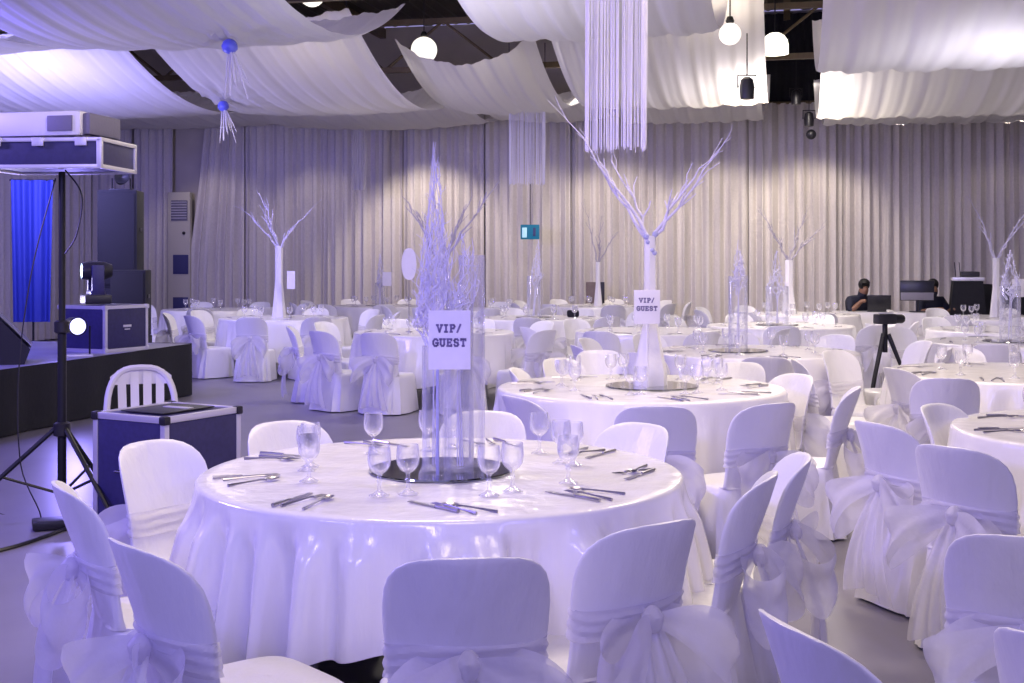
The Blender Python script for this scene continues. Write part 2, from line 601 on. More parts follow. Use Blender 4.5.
def rosette(label, p):
    t = thing('rosette', label, 'rosette', p, 0, 'blue rosettes on the ceiling swags')
    mb = MB()
    rg = random.Random(3)
    mb.sphere((0, 0, -0.05), 0.075, 14, 10)
    for i, v in enumerate(mb.v):
        k = 1 + 0.12 * rg.random()
        mb.v[i] = (v[0] * k, v[1] * k, v[2])
    mb.build('pompom', 'bluegem', t)
    mb = MB()
    for k in range(13):
        a = rg.random() * 2 * pi
        L = 0.2 + rg.random() * 0.3
        q = 0.03 + rg.random() * 0.10
        mb.tube([(0.03 * cos(a), 0.03 * sin(a), -0.08), (q * cos(a), q * sin(a), -0.08 - L * 0.6), (q * 1.5 * cos(a), q * 1.5 * sin(a), -0.08 - L)], [0.006, 0.008, 0.004], 5)
    st = mb.build('streamers', 'gauze', t)
    st['kind'] = 'stuff'
    return t


def on_drape(fn, u, v, dz):
    p = Vector(fn(u, v))
    p.z += dz
    return p


def drape_uv(k, r, d):
    for (kk, lab, r0, r1, d0, d1, *_r) in D_:
        if kk == k:
            return (r - r0) / (r1 - r0), (d - d0) / (d1 - d0)


rosette('upper blue pompom rosette with streamers under the big swag', on_drape(DR['a1'], *drape_uv('a1', -5.30, 11.2), -0.05))
rosette('lower blue pompom rosette with streamers in front of the curtains', on_drape(DR['b1'], *drape_uv('b1', -7.62, 15.9), -0.05))

# string curtains
def string_curtain(label, c, wd, dp, z0, z1, n, seed):
    t = thing('string_curtain', label, 'string curtain', (c.x, c.y, z0), 0)
    rg = random.Random(seed)
    mb = MB()
    for k in range(n):
        per = rg.random()
        if per < 0.35:
            x, y = (rg.random() - 0.5) * wd, -dp / 2
        elif per < 0.7:
            x, y = (rg.random() - 0.5) * wd, dp / 2
        else:
            x, y = (wd / 2 if rg.random() < 0.5 else -wd / 2) * (0.9 + 0.1 * rg.random()), (rg.random() - 0.5) * dp
        top = z1 - z0
        b = rg.random() * 0.03
        j = rg.random() * 0.01
        mb.tube([(x, y, b), (x + j, y, top * 0.5), (x, y, top)], wd * 0.0055, 4)
    s = mb.build('strings', 'string_silver', t)
    s['kind'] = 'stuff'
    mb = MB()
    top = z1 - z0
    mb.tube([(-wd / 2, -dp / 2, top), (wd / 2, -dp / 2, top), (wd / 2, dp / 2, top), (-wd / 2, dp / 2, top)], 0.015, 6, closed=True)
    for sx in (-1, 1):
        mb.tube([(sx * wd / 2, 0, top), (sx * wd / 2, 0, top + 0.8)], 0.006, 5)
    mb.build('hanging_frame', 'black_metal', t)
    return t


string_curtain('long hanging string curtain of silvery threads above the branch tree', at(615, 152, 8.40), 0.40, 0.25, EYE + 110 * 8.40 / F, 4.3, 105, 1)
string_curtain('short hanging string curtain of silvery threads over the rear tables', at(527, 185, 18.67), 0.54, 0.3, EYE + 77 * 18.67 / F, 4.05, 80, 2)

# tied tail of white gauze
t = thing('tied_swag_tail', 'thin white fabric tail tied and hanging from the rear swag', 'fabric tail', at(359, 190, 23.47), 0)
mb = MB()
for k in range(5):
    ph = k * 1.3

    def fn(u, v, k=k, ph=ph):
        wd = 0.06 + 0.05 * (1 - v)
        return ((u - 0.5) * wd + (k - 2) * 0.05 * (1.15 - 0.9 * abs(v - 0.55)), 0.03 * sin(u * 9 + ph), v * 1.2)
    mb.grid(fn, 7, 9)
mb.build('tail', 'gauze', t)
mb = MB()
mb.lathe([(0.10, 0), (0.13, 0.03), (0.10, 0.06)], 14, (0, 0, 1.17))
mb.build('knot', 'gauze', t)

# globe lamps
def globe(label, p, r):
    t = thing('globe_lamp', label, 'globe lamp', p, 0, 'round white globe lamps under the roof')
    MB().sphere((0, 0, 0), r, 24, 16).build('globe', 'lamp_white', t)
    MB().lathe([(0.03, r - 0.01), (0.05, r + 0.02), (0.03, r + 0.07)], 12, capt=True).build('cap', 'black_metal', t)
    MB().tube([(0, 0, r + 0.06), (0, 0, 6.25 - p.z)], 0.008, 6).build('cord', 'black_metal', t)
    return t


globe('round white globe lamp in the roof gap left of the long string curtain', at(424, 50, 16.80), 0.178)
globe('round white globe lamp next to the dome lamp', at(730, 34, 13.6), 0.12)
globe('round white globe lamp half cut by the top edge of the photo', at(312, -6, 15.47), 0.16)
globe('round white globe lamp glowing through the broad swag', RW(-6.55, 10.8, 4.35), 0.17)
globe('round white globe lamp glowing through the rear swag below it', RW(-6.15, 16.8, 4.3), 0.14)
for px, py, d, pw in ((424, 50, 16.8, 90), (730, 34, 13.6, 40), (312, -6, 15.5, 60)):
    light('globe_light', 'POINT', at(px, py, d), pw, WARM, radius=0.19)
light('globe_light', 'POINT', RW(-6.55, 10.8, 4.35), 22, WARM, radius=0.18)
light('globe_light', 'POINT', RW(-6.15, 16.8, 4.3), 22, WARM, radius=0.15)
p = at(775, 54, 16.80)
t = thing('dome_lamp', 'bright white dome pendant lamp hanging in the roof gap', 'pendant lamp', p, 0)
MB().lathe([(0.18, 0.0), (0.18, 0.12), (0.165, 0.19), (0.125, 0.245), (0.07, 0.28), (0.001, 0.29)], 28).build('lamp_shade', 'dome_white', t)
MB().sphere((0, 0, 0.1), 0.07).build('bulb', 'bulb', t)
MB().tube([(0, 0, 0.28), (0, 0, 6.25 - p.z)], 0.01, 6).build('cord', 'black_metal', t)
light('dome_light', 'SPOT', p + Vector((0, 0, -0.02)), 260, WARM, p + Vector((0, 0, -3)), spot=150, blend=0.8, radius=0.15)

# small black fixtures high on the curtain / ceiling
def fixture(label, p, sc_=1.0, two=False):
    t = thing('ceiling_spotlight', label, 'spotlight', p, 0, 'small black hanging spotlights')
    mb = MB()
    mb.lathe([(0.02, -0.13), (0.075, -0.12), (0.085, 0.0), (0.07, 0.09), (0.03, 0.12)], 16, capb=True, capt=True)
    if two:
        mb2 = MB().sphere((0.03, -0.02, -0.26), 0.085)
        mb2.build('lower_head', 'black_plastic', t)
    mb.build('lamp_head', 'black_plastic', t)
    MB().tube([(-0.1, 0, 0.0), (-0.1, 0, 0.14), (0.1, 0, 0.14), (0.1, 0, 0.0)], 0.01, 6).build('yoke', 'black_metal', t)
    MB().tube([(0, 0, 0.13), (0, 0, 0.6)], 0.008, 5).build('hanger', 'black_metal', t)
    return t


fixture('small black spotlight hanging against the bright swag edge', at(747, 88, 13.6), two=False)
fixture('double black spotlight hanging in front of the curtain top', at(809, 119, 20.67), two=True)
fixture('small black spotlight hanging below the dome lamp', at(796, 97, 20.27))

# exit sign and posters on the curtain line
t = thing('exit_sign', 'small teal lit exit sign on the back curtain', 'exit sign', at(530, 232, 23.5), -YAW)
MB().box((0, 0, 0), (0.36, 0.05, 0.28), bev=0.01).build('sign_box', 'teal_sign', t)
MB().box((-0.10, -0.03, -0.01), (0.09, 0.008, 0.19), bev=0.003).build('pictogram', 'sign_white', t)
MB().box((0.09, -0.03, 0.0), (0.05, 0.008, 0.16), bev=0.003).build('pictogram', 'slot_blue', t)
MB().tube([(0, 0.02, 0.13), (0, 0.02, EYE + 2.4 - 2.13)], 0.008, 5).build('hanger', 'black_metal', t)
for px, wdp, m_, lab in ((591, 10, 'poster_grey', 'wider grey-brown poster panel standing at the foot of the curtains'), (602, 5, 'black_plastic', 'narrow black poster panel beside the grey-brown one')):
    p = at(px, 300, 23.4)
    t = thing('poster_stand', lab, 'poster', (p.x, p.y, 0), -YAW)
    zt = EYE - (282 - HOR) * 23.47 / F
    wd = wdp * 23.47 / F
    MB().box((0, 0, zt - 0.2), (wd, 0.03, 0.40), bev=0.004).build('poster_board', m_, t)
    MB().tube([(0, 0.03, 0.0), (0, 0.03, zt - 0.2)], 0.012, 6).build('pole', 'black_metal', t)
    MB().lathe([(0.13, 0), (0.13, 0.02), (0.02, 0.03)], 16, (0, 0.03, 0), capb=True).build('base', 'black_metal', t)

# ------------------------------------------------------------------ tables
def cloth_mesh(name, hem, amp, seed, NA=240, NR=26, ztop=0.765):
    """round tablecloth: flat top, soft rim, hanging satin folds"""
    rg = random.Random(seed)
    ks = [(k, rg.random() * 2 * pi, (0.5 + rg.random()) / (1 + 0.05 * abs(k - 17))) for k in (5, 7, 11, 14, 17, 21, 26, 31, 37)]

    def A(ph, s):
        v = sum(w_ * sin(k * ph + p_ + 0.6 * s * sin(k * 0.7 + p_)) for k, p_, w_ in ks)
        return v / 2.2
    mb = MB()
    prof = [(0.12, 0), (0.4, 0), (0.7, 0), (0.85, 0), (0.888, -0.001), (0.897, -0.006), (0.901, -0.015)]
    vs, fs = [(0, 0, ztop)], []
    rings = 0
    for r, dz in prof:
        for k in range(NA):
            a = 2 * pi * k / NA
            vs.append((r * sin(a), -r * cos(a), ztop + dz + (0.0012 * sin(9 * a + r * 20) if r < 0.87 else 0)))
        rings += 1
    for j in range(1, NR + 1):
        s = j / NR
        for k in range(NA):
            a = 2 * pi * k / NA
            hz = hem(a if a <= pi else a - 2 * pi)
            f = A(a, s)
            f = f * 0.65 + 0.35 * sgn_pow(sin(f * 2.2), 0.8)
            r = 0.903 + 0.025 * s + amp * (s ** 0.65) * (f + 0.35) * min(1, s * 4)
            z = (ztop - 0.015) + (hz - ztop + 0.015) * s
            vs.append((r * sin(a), -r * cos(a), z))
        rings += 1
    for k in range(NA):
        fs.append((0, 1 + k, 1 + (k + 1) % NA))
    for i in range(rings - 1):
        for k in range(NA):
            k2 = (k + 1) % NA
            fs.append((1 + i * NA + k, 1 + (i + 1) * NA + k, 1 + (i + 1) * NA + k2, 1 + i * NA + k2))
    mb.add(vs, fs)
    return mb.mesh(name, 'satin')


hem1 = lambda a: 0.285 + 0.11 * cos(2 * (a - radians(8))) + 0.012 * sin(5 * a)
hemf = lambda a: 0.24 + 0.05 * cos(4 * a + 0.6) + 0.01 * sin(7 * a)
cm1 = cloth_mesh('tablecloth', hem1, 0.10, 4, 480, 30)
cm2 = cloth_mesh('tablecloth', lambda a: 0.25 + 0.06 * cos(4 * a + 1.0), 0.034, 9)
cmf = [cloth_mesh('tablecloth', hemf, 0.036, 20 + k, 160, 12) for k in range(2)]

# the table under the cloth
def make_table(label, loc):
    t = thing('round_table', label, 'table', loc, 0, 'round banquet tables')
    MB().lathe([(0.001, 0.722), (0.862, 0.722), (0.87, 0.73), (0.87, 0.752), (0.862, 0.758), (0.001, 0.758)], 48).build('tabletop', 'plastic_white', t)
    for k in range(4):
        a = pi / 4 + k * pi / 2
        MB().tube([(0.5 * cos(a), 0.5 * sin(a), 0.725), (0.56 * cos(a), 0.56 * sin(a), 0.4), (0.6 * cos(a), 0.6 * sin(a), 0.0)], 0.018, 8).build('leg', 'steel', t)
    return t


# (X, depth, table phrase, centrepiece, chairs or count)
TAB = [
    ('T1', -0.263, 4.66, 'VIP twig table', 'twigs'),
    ('T2', 0.81, 7.80, 'VIP branch tree table', 'tree'),
    ('T3', 2.13, 10.9, 'crystal vase table', 'vases'),
    ('T4', -0.88, 14.0, 'table with the oval sign', 'tree'),
    ('T5', -3.22, 17.5, 'stageside tree table', 'tree'),
    ('T6', 2.99, 5.76, 'nearest aisle table', None),
    ('T7', 3.60, 8.83, 'second aisle table', None),
    ('T8', 5.0, 12.2, 'third aisle table', 'vases'),
    ('T9', 0.40, 17.5, 'leaning twig table', 'vases'),
    ('T10', 1.56, 22.2, 'rear table by the grey posters', 'tree'),
    ('T11', 3.33, 15.4, 'stout vase table', 'vases'),
    ('T12', -2.35, 22.3, 'small vase table', 'vases'),
    ('T13', 6.98, 17.6, 'slender tree table', 'tree'),
    ('T14', 1.63, 14.2, 'table behind the branch tree', None),
    ('T15', 4.35, 18.8, 'forked tree table', 'tree'),
    ('T16', -0.55, 20.6, 'rear table under the warm curtain', None),
    ('T17', 5.75, 14.4, 'camera tripod table', None),
    ('T18', -4.9, 20.6, 'rear table by the cream panel', None),
]
P = {k: Vector((x, y, 0)) for k, x, y, *_ in TAB}
PHR = {k: ph for k, _, _, ph, _ in TAB}
LT = {'T1': 'round VIP banquet table under the crystal twig centrepiece', 'T2': 'round VIP banquet table under the big white branch tree'}
proto_t = None
for i, (k, x, y, ph, cp) in enumerate(TAB):
    lab = LT.get(k, 'round banquet table hidden by its cloth, ' + ph)
    if proto_t is None:
        proto_t = make_table(lab, (x, y, 0))
    else:
        dup(proto_t, (x, y, 0), i * 0.3, lab)
    me = cm1 if k == 'T1' else cm2 if k in ('T2', 'T6') else cmf[i % 2]
    c = link('tablecloth', me, None, (x, y, 0), 0 if k in ('T1', 'T2') else i * 0.7)
    tag(c, 'white satin tablecloth hanging in folds over the ' + ph, 'tablecloth', 'white round tablecloths')

# ------------------------------------------------------------------ chairs
def chair_cover_mesh(seed):
    rg = random.Random(seed)
    N = 56
    p1, p2, p3 = [rg.random() * 6 for _ in range(3)]
    # z, half width, front y, back y, exponent, bend, fold amplitude
    R = [
        (0.012, 0.246, 0.250, -0.300, 0.42, 0, 0.016), (0.10, 0.240, 0.246, -0.286, 0.42, 0, 0.014), (0.20, 0.232, 0.240, -0.268, 0.40, 0, 0.011),
        (0.30, 0.224, 0.234, -0.250, 0.38, 0, 0.007), (0.37, 0.220, 0.229, -0.240, 0.38, 0, 0.004), (0.398, 0.216, 0.222, -0.236, 0.38, 0, 0.002),
        (0.412, 0.208, 0.206, -0.236, 0.40, 0, 0), (0.416, 0.200, 0.15, -0.236, 0.42, 0, 0), (0.413, 0.199, 0.03, -0.236, 0.42, 0, 0), (0.413, 0.200, -0.09, -0.237, 0.45, 0, 0),
        (0.420, 0.201, -0.190, -0.238, 0.5, 0.02, 0), (0.445, 0.201, -0.210, -0.246, 0.5, 0.03, 0), (0.485, 0.198, -0.224, -0.257, 0.55, 0.040, 0.002),
        (0.54, 0.197, -0.242, -0.273, 0.55, 0.052, 0.002), (0.60, 0.203, -0.262, -0.292, 0.55, 0.064, 0.001), (0.66, 0.209, -0.284, -0.313, 0.55, 0.074, 0), (0.72, 0.211, -0.306, -0.334, 0.55, 0.080, 0),
        (0.77, 0.207, -0.324, -0.351, 0.55, 0.082, 0), (0.805, 0.197, -0.337, -0.362, 0.58, 0.080, 0), (0.832, 0.179, -0.346, -0.370, 0.6, 0.074, 0), (0.851, 0.154, -0.353, -0.375, 0.65, 0.066, 0),
        (0.863, 0.122, -0.358, -0.377, 0.7, 0.052, 0), (0.869, 0.080, -0.362, -0.377, 0.8, 0.036, 0), (0.871, 0.03, -0.367, -0.374, 0.9, 0.02, 0),
    ]
    vs, fs = [], []
    for z, a, yf, yb, e, bend, fa in R:
        cy, b = (yf + yb) / 2, (yf - yb) / 2
        for k in range(N):
            an = 2 * pi * k / N
            x = a * sgn_pow(cos(an), e)
            y = cy + b * sgn_pow(sin(an), e)
            y += bend * (x / 0.21) ** 2
            if fa:
                f = fa * (sin(9 * an + p1) * 0.6 + sin(14 * an + p2) * 0.5 + 0.4 * sin(23 * an + p3))
                x += f * cos(an)
                y += f * sin(an)
            vs.append((x, y, z * 0.965))
    L = len(R)
    for i in range(L - 1):
        for k in range(N):
            k2 = (k + 1) % N
            fs.append((i * N + k, i * N + k2, (i + 1) * N + k2, (i + 1) * N + k))
    fs.append(tuple(range((L - 1) * N, L * N)))
    me = MB().add(vs, fs).mesh('chair_cover', 'chair_satin')
    return me


def sash_mesh(seed):
    rg = random.Random(seed)
    p1 = rg.random() * 6
    N = 60

    def fn(u, v):
        an = 2 * pi * u
        z = 0.515 + 0.09 * v + 0.004 * sin(3 * an + p1) - 0.012 * max(0, sin(an)) 
        f = (z - 0.468) / 0.10
        a = 0.201
        yf, yb = -0.222 - 0.034 * f, -0.259 - 0.031 * f
        cy, b = (yf + yb) / 2, (yf - yb) / 2 + 0.008
        x = (a + 0.006) * sgn_pow(cos(an), 0.55)
        y = cy + b * sgn_pow(sin(an), 0.55) + (0.040 + 0.022 * f) * (x / 0.21) ** 2
        rip = 0.0035 * sin(v * 18 + 2 * sin(an * 2 + p1))
        n = Vector((cos(an), sin(an) * 1.0, 0))
        return (x + n.x * rip, y + n.y * rip, z)
    return MB().grid(fn, N, 12, closed_u=True).mesh('sash', 'organza')


def loop_mesh(sx, seed):
    rg = random.Random(seed)
    p1, p2 = rg.random() * 6, rg.random() * 6
    Ln, Th = 0.20 + 0.035 * rg.random(), 0.095
    dr = 0.10 + 0.05 * rg.random()

    def fn(u, v):
        an = 2 * pi * u
        q = (1 - cos(an)) / 2              # 0 at the knot, 1 at the tip
        x = Ln * q
        y = -0.022 - 0.085 * q - Th * sin(an) * (0.35 + 0.65 * q) - 0.03 * q
        wd = 0.022 + 0.088 * q ** 0.8
        zz = (v - 0.5) * 2
        z = zz * wd - dr * q * q
        z += 0.006 * sin(an * 3 + p1 + zz * 2)
        y += 0.012 * sin(zz * 5 + p2 + an) * q
        x += 0.010 * sin(zz * 3.2 + p1) * q
        return (sx * x, y, z)
    return MB().grid(fn, 36, 11, closed_u=True).mesh('bow_loop', 'organza')


def tail_mesh(sx, seed):
    rg = random.Random(seed)
    p1 = rg.random() * 6
    L = 0.40 + rg.random() * 0.06

    def fn(u, v):
        wd = 0.018 + 0.062 * v ** 0.7
        x = sx * (0.015 + 0.075 * v) + (u - 0.5) * 2 * wd
        y = -0.02 - 0.085 * sin(v * 2.2) - 0.012 * sin(u * 11 + p1) * (0.4 + v) - 0.01 * v
        z = -0.015 - L * v - (0.05 * (u if sx > 0 else 1 - u) * v)
        return (x, y, z)
    return MB().grid(fn, 15, 16).mesh('bow_tail', 'organza')


def knot_mesh():
    mb = MB().sphere((0, -0.025, 0), 0.034, 14, 10, (0.9, 0.9, 1.15))
    rg = random.Random(2)
    for i, v in enumerate(mb.v):
        k = 1 + 0.10 * sin(v[2] * 160) + 0.05 * rg.random()
        mb.v[i] = (v[0] * k, -0.025 + (v[1] + 0.025) * k, v[2])
    return mb.mesh('bow_knot', 'organza')


CV = [chair_cover_mesh(s) for s in (1, 2, 3)]
SM = [sash_mesh(s) for s in (1, 2)]
LMs = {(sx, s): loop_mesh(sx, s * 3 + (sx > 0)) for sx in (-1, 1) for s in (0, 1, 2)}
TMs = {(sx, s): tail_mesh(sx, s * 5 + (sx > 0)) for sx in (-1, 1) for s in (0, 1)}
KM = knot_mesh()


def make_chair(variant):
    t = thing('banquet_chair', 'x', 'chair')
    link('chair_cover', CV[variant % 3], t)
    link('sash', SM[variant % 2], t)
    b = link('bow', KM, t, (0.0, -0.297, 0.565))
    for sx in (-1, 1):
        l = link('bow_loop', LMs[(sx, variant % 3)], b)
        l.rotation_euler = (0.0, 0.18 * sx + 0.1 * (variant - 1), 0.25 * sx)
        link('bow_tail', TMs[(sx, variant % 2)], b)
    return t


protos = [make_chair(v) for v in range(3)]
used = [False] * 3
ci = 0
ORD = ('first', 'second', 'third', 'fourth', 'fifth', 'sixth')


def place_chair(x, y, bearing, label, group, scale=None):
    """bearing: facing direction, clockwise from straight ahead, in degrees"""
    global ci
    v = ci % 3
    ci += 1
    rz = -radians(bearing)
    if not used[v]:
        used[v] = True
        o = protos[v]
        o.location = (x, y, 0)
        o.rotation_euler = (0, 0, rz)
        o['label'] = label
        o['group'] = group
    else:
        o = dup(protos[v], (x, y, 0), rz, label, group)
    return o


def table_chairs(key, spec):
    """spec: list of (angle from the camera side, + to the right of the picture, radius)"""
    c = P[key]
    spec = sorted(spec, key=lambda s: abs(s[0]))
    nl = nr = 0
    # bearing of the camera as seen from the table centre
    for a, r, *lab in spec:
        x = c.x + r * sin(radians(a))
        y = c.y - r * cos(radians(a))
        b = -a                      # faces the centre
        if lab and lab[0]:
            label = lab[0]
        elif abs(a) < 17:
            label = 'white covered chair with bow, near side of the ' + PHR[key]
        elif abs(a) > 166:
            label = 'white covered chair with bow, far side of the ' + PHR[key]
        elif a < 0:
            label = 'white covered chair, %s round the left of the %s' % (ORD[nl], PHR[key])
            nl += 1
        else:
            label = 'white covered chair, %s round the right of the %s' % (ORD[nr], PHR[key])
            nr += 1
        jit = (rngc.random() - 0.5) * 10
        if key not in ('T1', 'T2', 'T6'):
            if any((Vector((x, y, 0)) - q).length < 1.3 for kk, q in P.items() if kk != key) or any((Vector((x, y)) - q).length < 0.52 for q in seats) or (x > 4.6 and y > 19.0) or (Vector((x, y)) - Vector((3.69, 12.27))).length < 0.62:
                continue
        seats.append(Vector((x, y)))
        place_chair(x, y, b + jit, label, 'covered chairs round the ' + PHR[key])


rngc = random.Random(11)
seats = [Vector((-2.42, 8.15))]


def chair_top(px, ytop, bearing, label, group):
    """a chair placed by where the top of its back shows"""
    d = (EYE - 0.84) * F / (ytop - HOR)
    tx = (px - 512) / F * d
    br = radians(bearing)
    x, y = tx + 0.36 * sin(br), d + 0.36 * cos(br)
    seats.append(Vector((x, y)))
    place_chair(x, y, bearing, label, group)


G1 = 'covered chairs round the VIP twig table'
chair_top(470, 557, -6, 'white covered chair squarely facing the VIP twig table, its wide back to the camera', G1)
chair_top(662, 522, -36, 'white covered chair with bow, second along from the squarely facing one towards the aisle', G1)
chair_top(772, 474, -70, 'white covered chair seen edge on at the aisle side of the VIP twig table', G1)
chair_top(806, 455, -84, 'white covered chair just behind the edge-on one, big bow tails out', G1)
table_chairs('T1', [(133, 0.80, 'low white chair back just showing past the goblets of the VIP twig table')])
table_chairs('T1', [(174, 0.90, 'white chair back hidden behind the crystal twigs on the VIP twig table')])
table_chairs('T1', [(-137, 0.80, 'rounded white chair back across the VIP twig table, near the flight case')])
chair_top(147, 441, 124, 'white covered chair turned towards us beside the big flight case', G1)
chair_top(58, 484, 62, 'white covered chair seen from the side with a puffy bow by the tripod', G1)
chair_top(126, 543, 48, 'white covered chair with large organza bow, beside the puffy-bowed one in the bottom corner', G1)
G2 = 'covered chairs round the VIP branch tree table'
for px, yt, bear, lab in ((657, 406, 2, 'white covered chair on the near side of the VIP branch tree table, back to us'),
                          (776, 403, -30, 'white covered chair at the near aisle corner of the VIP branch tree table'),
                          (858, 387, -72, 'white covered chair standing out in the aisle by the VIP branch tree table'),
                          (800, 374, -118, 'rounded white chair back at the aisle side of the VIP branch tree table'),
                          (742, 362, -150, 'white chair back across the VIP branch tree table, aisle end'),
                          (598, 350, 172, 'white chair back across the VIP branch tree table beside its stem'),
                          (556, 358, 140, 'white chair back across the VIP branch tree table, stage end'),
                          (512, 368, 100, 'white covered chair at the stage side of the VIP branch tree table'),
                          (512, 396, 60, 'white covered chair behind the crystal twigs at the VIP branch tree table')):
    chair_top(px, yt, bear, lab, G2)
table_chairs('T3', [(-8, 1.27), (28, 1.27), (66, 1.27), (100, 1.27), (138, 1.27), (174, 1.27), (-150, 1.27), (-115, 1.27), (-80, 1.27), (-44, 1.27)])
table_chairs('T4', [(-18, 1.25), (-44, 1.3), (16, 1.27), (52, 1.27), (90, 1.27), (126, 1.27), (162, 1.27), (-160, 1.27), (-120, 1.27), (-82, 1.27)])
table_chairs('T5', [(-6, 1.27), (26, 1.25), (-46, 1.15), (-86, 1.3), (62, 1.27), (98, 1.27), (135, 1.27), (172, 1.27), (-150, 1.27), (-118, 1.27)])
G6 = 'covered chairs round the nearest aisle table'
chair_top(948, 446, 52, 'white covered chair with hanging bow tails along the aisle, nearer of two together', G6)
chair_top(872, 422, 66, 'white covered chair with bow along the aisle, farther of two together', G6)
chair_top(932, 404, 138, 'smooth white chair back at the corner of the nearest aisle table', G6)
chair_top(948, 378, 10, 'white chair back lit blue between the two front aisle tables', G6)
chair_top(893, 368, 72, 'slim white chair seen edge on along the aisle, third from the front', G6)
table_chairs('T7', [(-100, 1.2), (-138, 1.2), (176, 1.2), (-6, 1.2), (30, 1.2), (140, 1.2)])
for k, ph in (('T8', 10), ('T9', -6), ('T10', 5), ('T11', -12), ('T12', 8), ('T13', -3), ('T14', 12), ('T15', 0), ('T16', 7), ('T17', -9), ('T18', 4)):
    table_chairs(k, [(((ph + 40 * j + 180) % 360) - 180, 1.27) for j in range(9)])
GL = 'loose covered chairs by the aisle'
chair_top(1027, 536, 22, 'white covered chair at the frame edge with its broad smooth back to us', GL)
chair_top(1062, 640, 55, 'white covered chair only just showing in the very corner of the photo', GL)
chair_top(786, 622, 72, 'white chair back cut off by the bottom edge, its pointed corner rising', GL)

# white monobloc chair behind the flight case
t = thing('plastic_chair', 'bare white plastic chair with slotted back behind the big flight case', 'chair', (-2.42, 8.15, 0), -radians(160))
mb = MB()
mb.grid(lambda u, v: ((u - 0.5) * 0.44, 0.22 - 0.44 * v, 0.43 + 0.02 * (2 * u - 1) ** 2 - 0.012 * sin(pi * v)), 9, 9)
mb.grid(lambda u, v: ((u - 0.5) * 0.44, 0.22 - 0.44 * v, 0.405 + 0.02 * (2 * u - 1) ** 2), 9, 9)
mb.build('seat', 'plastic_white', t)
mb = MB()
arch = []
for k in range(19):
    a = pi * k / 18
    arch.append((0.225 * sgn_pow(cos(a), 0.7), -0.22 - 0.11 * (0.2 + 0.8 * sin(a)) + 0.0, 0.43 + 0.40 * sgn_pow(sin(a), 0.6)))
mb.tube(arch, 0.022, 8)
mb.build('back_frame', 'plastic_white', t)
for x in (-0.12, -0.04, 0.04, 0.12):
    MB().grid(lambda u, v, x=x: (x * (1 + 0.05 * v) + (u - 0.5) * 0.055, -0.225 - 0.10 * v, 0.43 + 0.385 * v), 3, 8).build('back_slat', 'plastic_white', t)
MB().grid(lambda u, v: ((u - 0.5) * 0.40, -0.315 - 0.014 * v + 0.03 * (2 * u - 1) ** 2, 0.72 + (0.105 - 0.05 * (2 * u - 1) ** 4) * v), 13, 4).build('back_rail', 'plastic_white', t)
for sx in (-1, 1):
    for sy in (-1, 1):
        MB().tube([(sx * 0.2, sy * 0.19, 0.42), (sx * 0.235, sy * 0.235, 0.0)], [0.026, 0.018], 8).build('leg', 'plastic_white', t)

# ------------------------------------------------------------------ tableware
ZT = 0.767


def goblet_mesh(n):
    prof = [(0.001, 0.0), (0.034, 0.0), (0.036, 0.003), (0.020, 0.010), (0.007, 0.020), (0.0055, 0.045), (0.010, 0.052), (0.0055, 0.060), (0.008, 0.072), (0.026, 0.084), (0.037, 0.102), (0.040, 0.124), (0.0385, 0.148), (0.036, 0.168), (0.0345, 0.168), (0.037, 0.146), (0.0382, 0.124), (0.035, 0.104), (0.024, 0.088), (0.001, 0.080)]
    return MB().lathe(prof, n).mesh('goblet', 'goblet_glass')


def spoon_mesh():
    mb = MB()
    mb.tube([(0, -0.10, 0.003), (0, -0.03, 0.006), (0, 0.03, 0.008), (0, 0.055, 0.006)], [0.0055, 0.0035, 0.003, 0.004], 6)

    def fn(u, v):
        a = 2 * pi * u
        return (0.021 * v * cos(a), 0.078 + 0.031 * v * sin(a), 0.003 + 0.007 * v * v)
    mb.grid(fn, 16, 5, closed_u=True)
    return mb.mesh('spoon', 'steel')


def fork_mesh():
    mb = MB()
    mb.tube([(0, -0.10, 0.003), (0, -0.03, 0.006), (0, 0.03, 0.009), (0, 0.05, 0.008)], [0.0055, 0.0035, 0.003, 0.004], 6)
    mb.box((0, 0.058, 0.006), (0.024, 0.02, 0.003), bev=0.001)
    for k in range(4):
        mb.tube([(-0.010 + k * 0.00667, 0.065, 0.006), (-0.010 + k * 0.00667, 0.105, 0.008)], [0.002, 0.0012], 5)
    return mb.mesh('fork', 'steel')


def knife_mesh():
    mb = MB()
    mb.tube([(0, -0.115, 0.005), (0, -0.06, 0.006), (0, -0.01, 0.005)], [0.007, 0.006, 0.005], 8)
    mb.box((0.003, 0.055, 0.004), (0.019, 0.13, 0.002), bev=0.0008)
    return mb.mesh('knife', 'steel')


GB = [goblet_mesh(20), goblet_mesh(10)]
SP, FK, KN = spoon_mesh(), fork_mesh(), knife_mesh()
rngt = random.Random(5)
NEARP = {'T1', 'T2'}


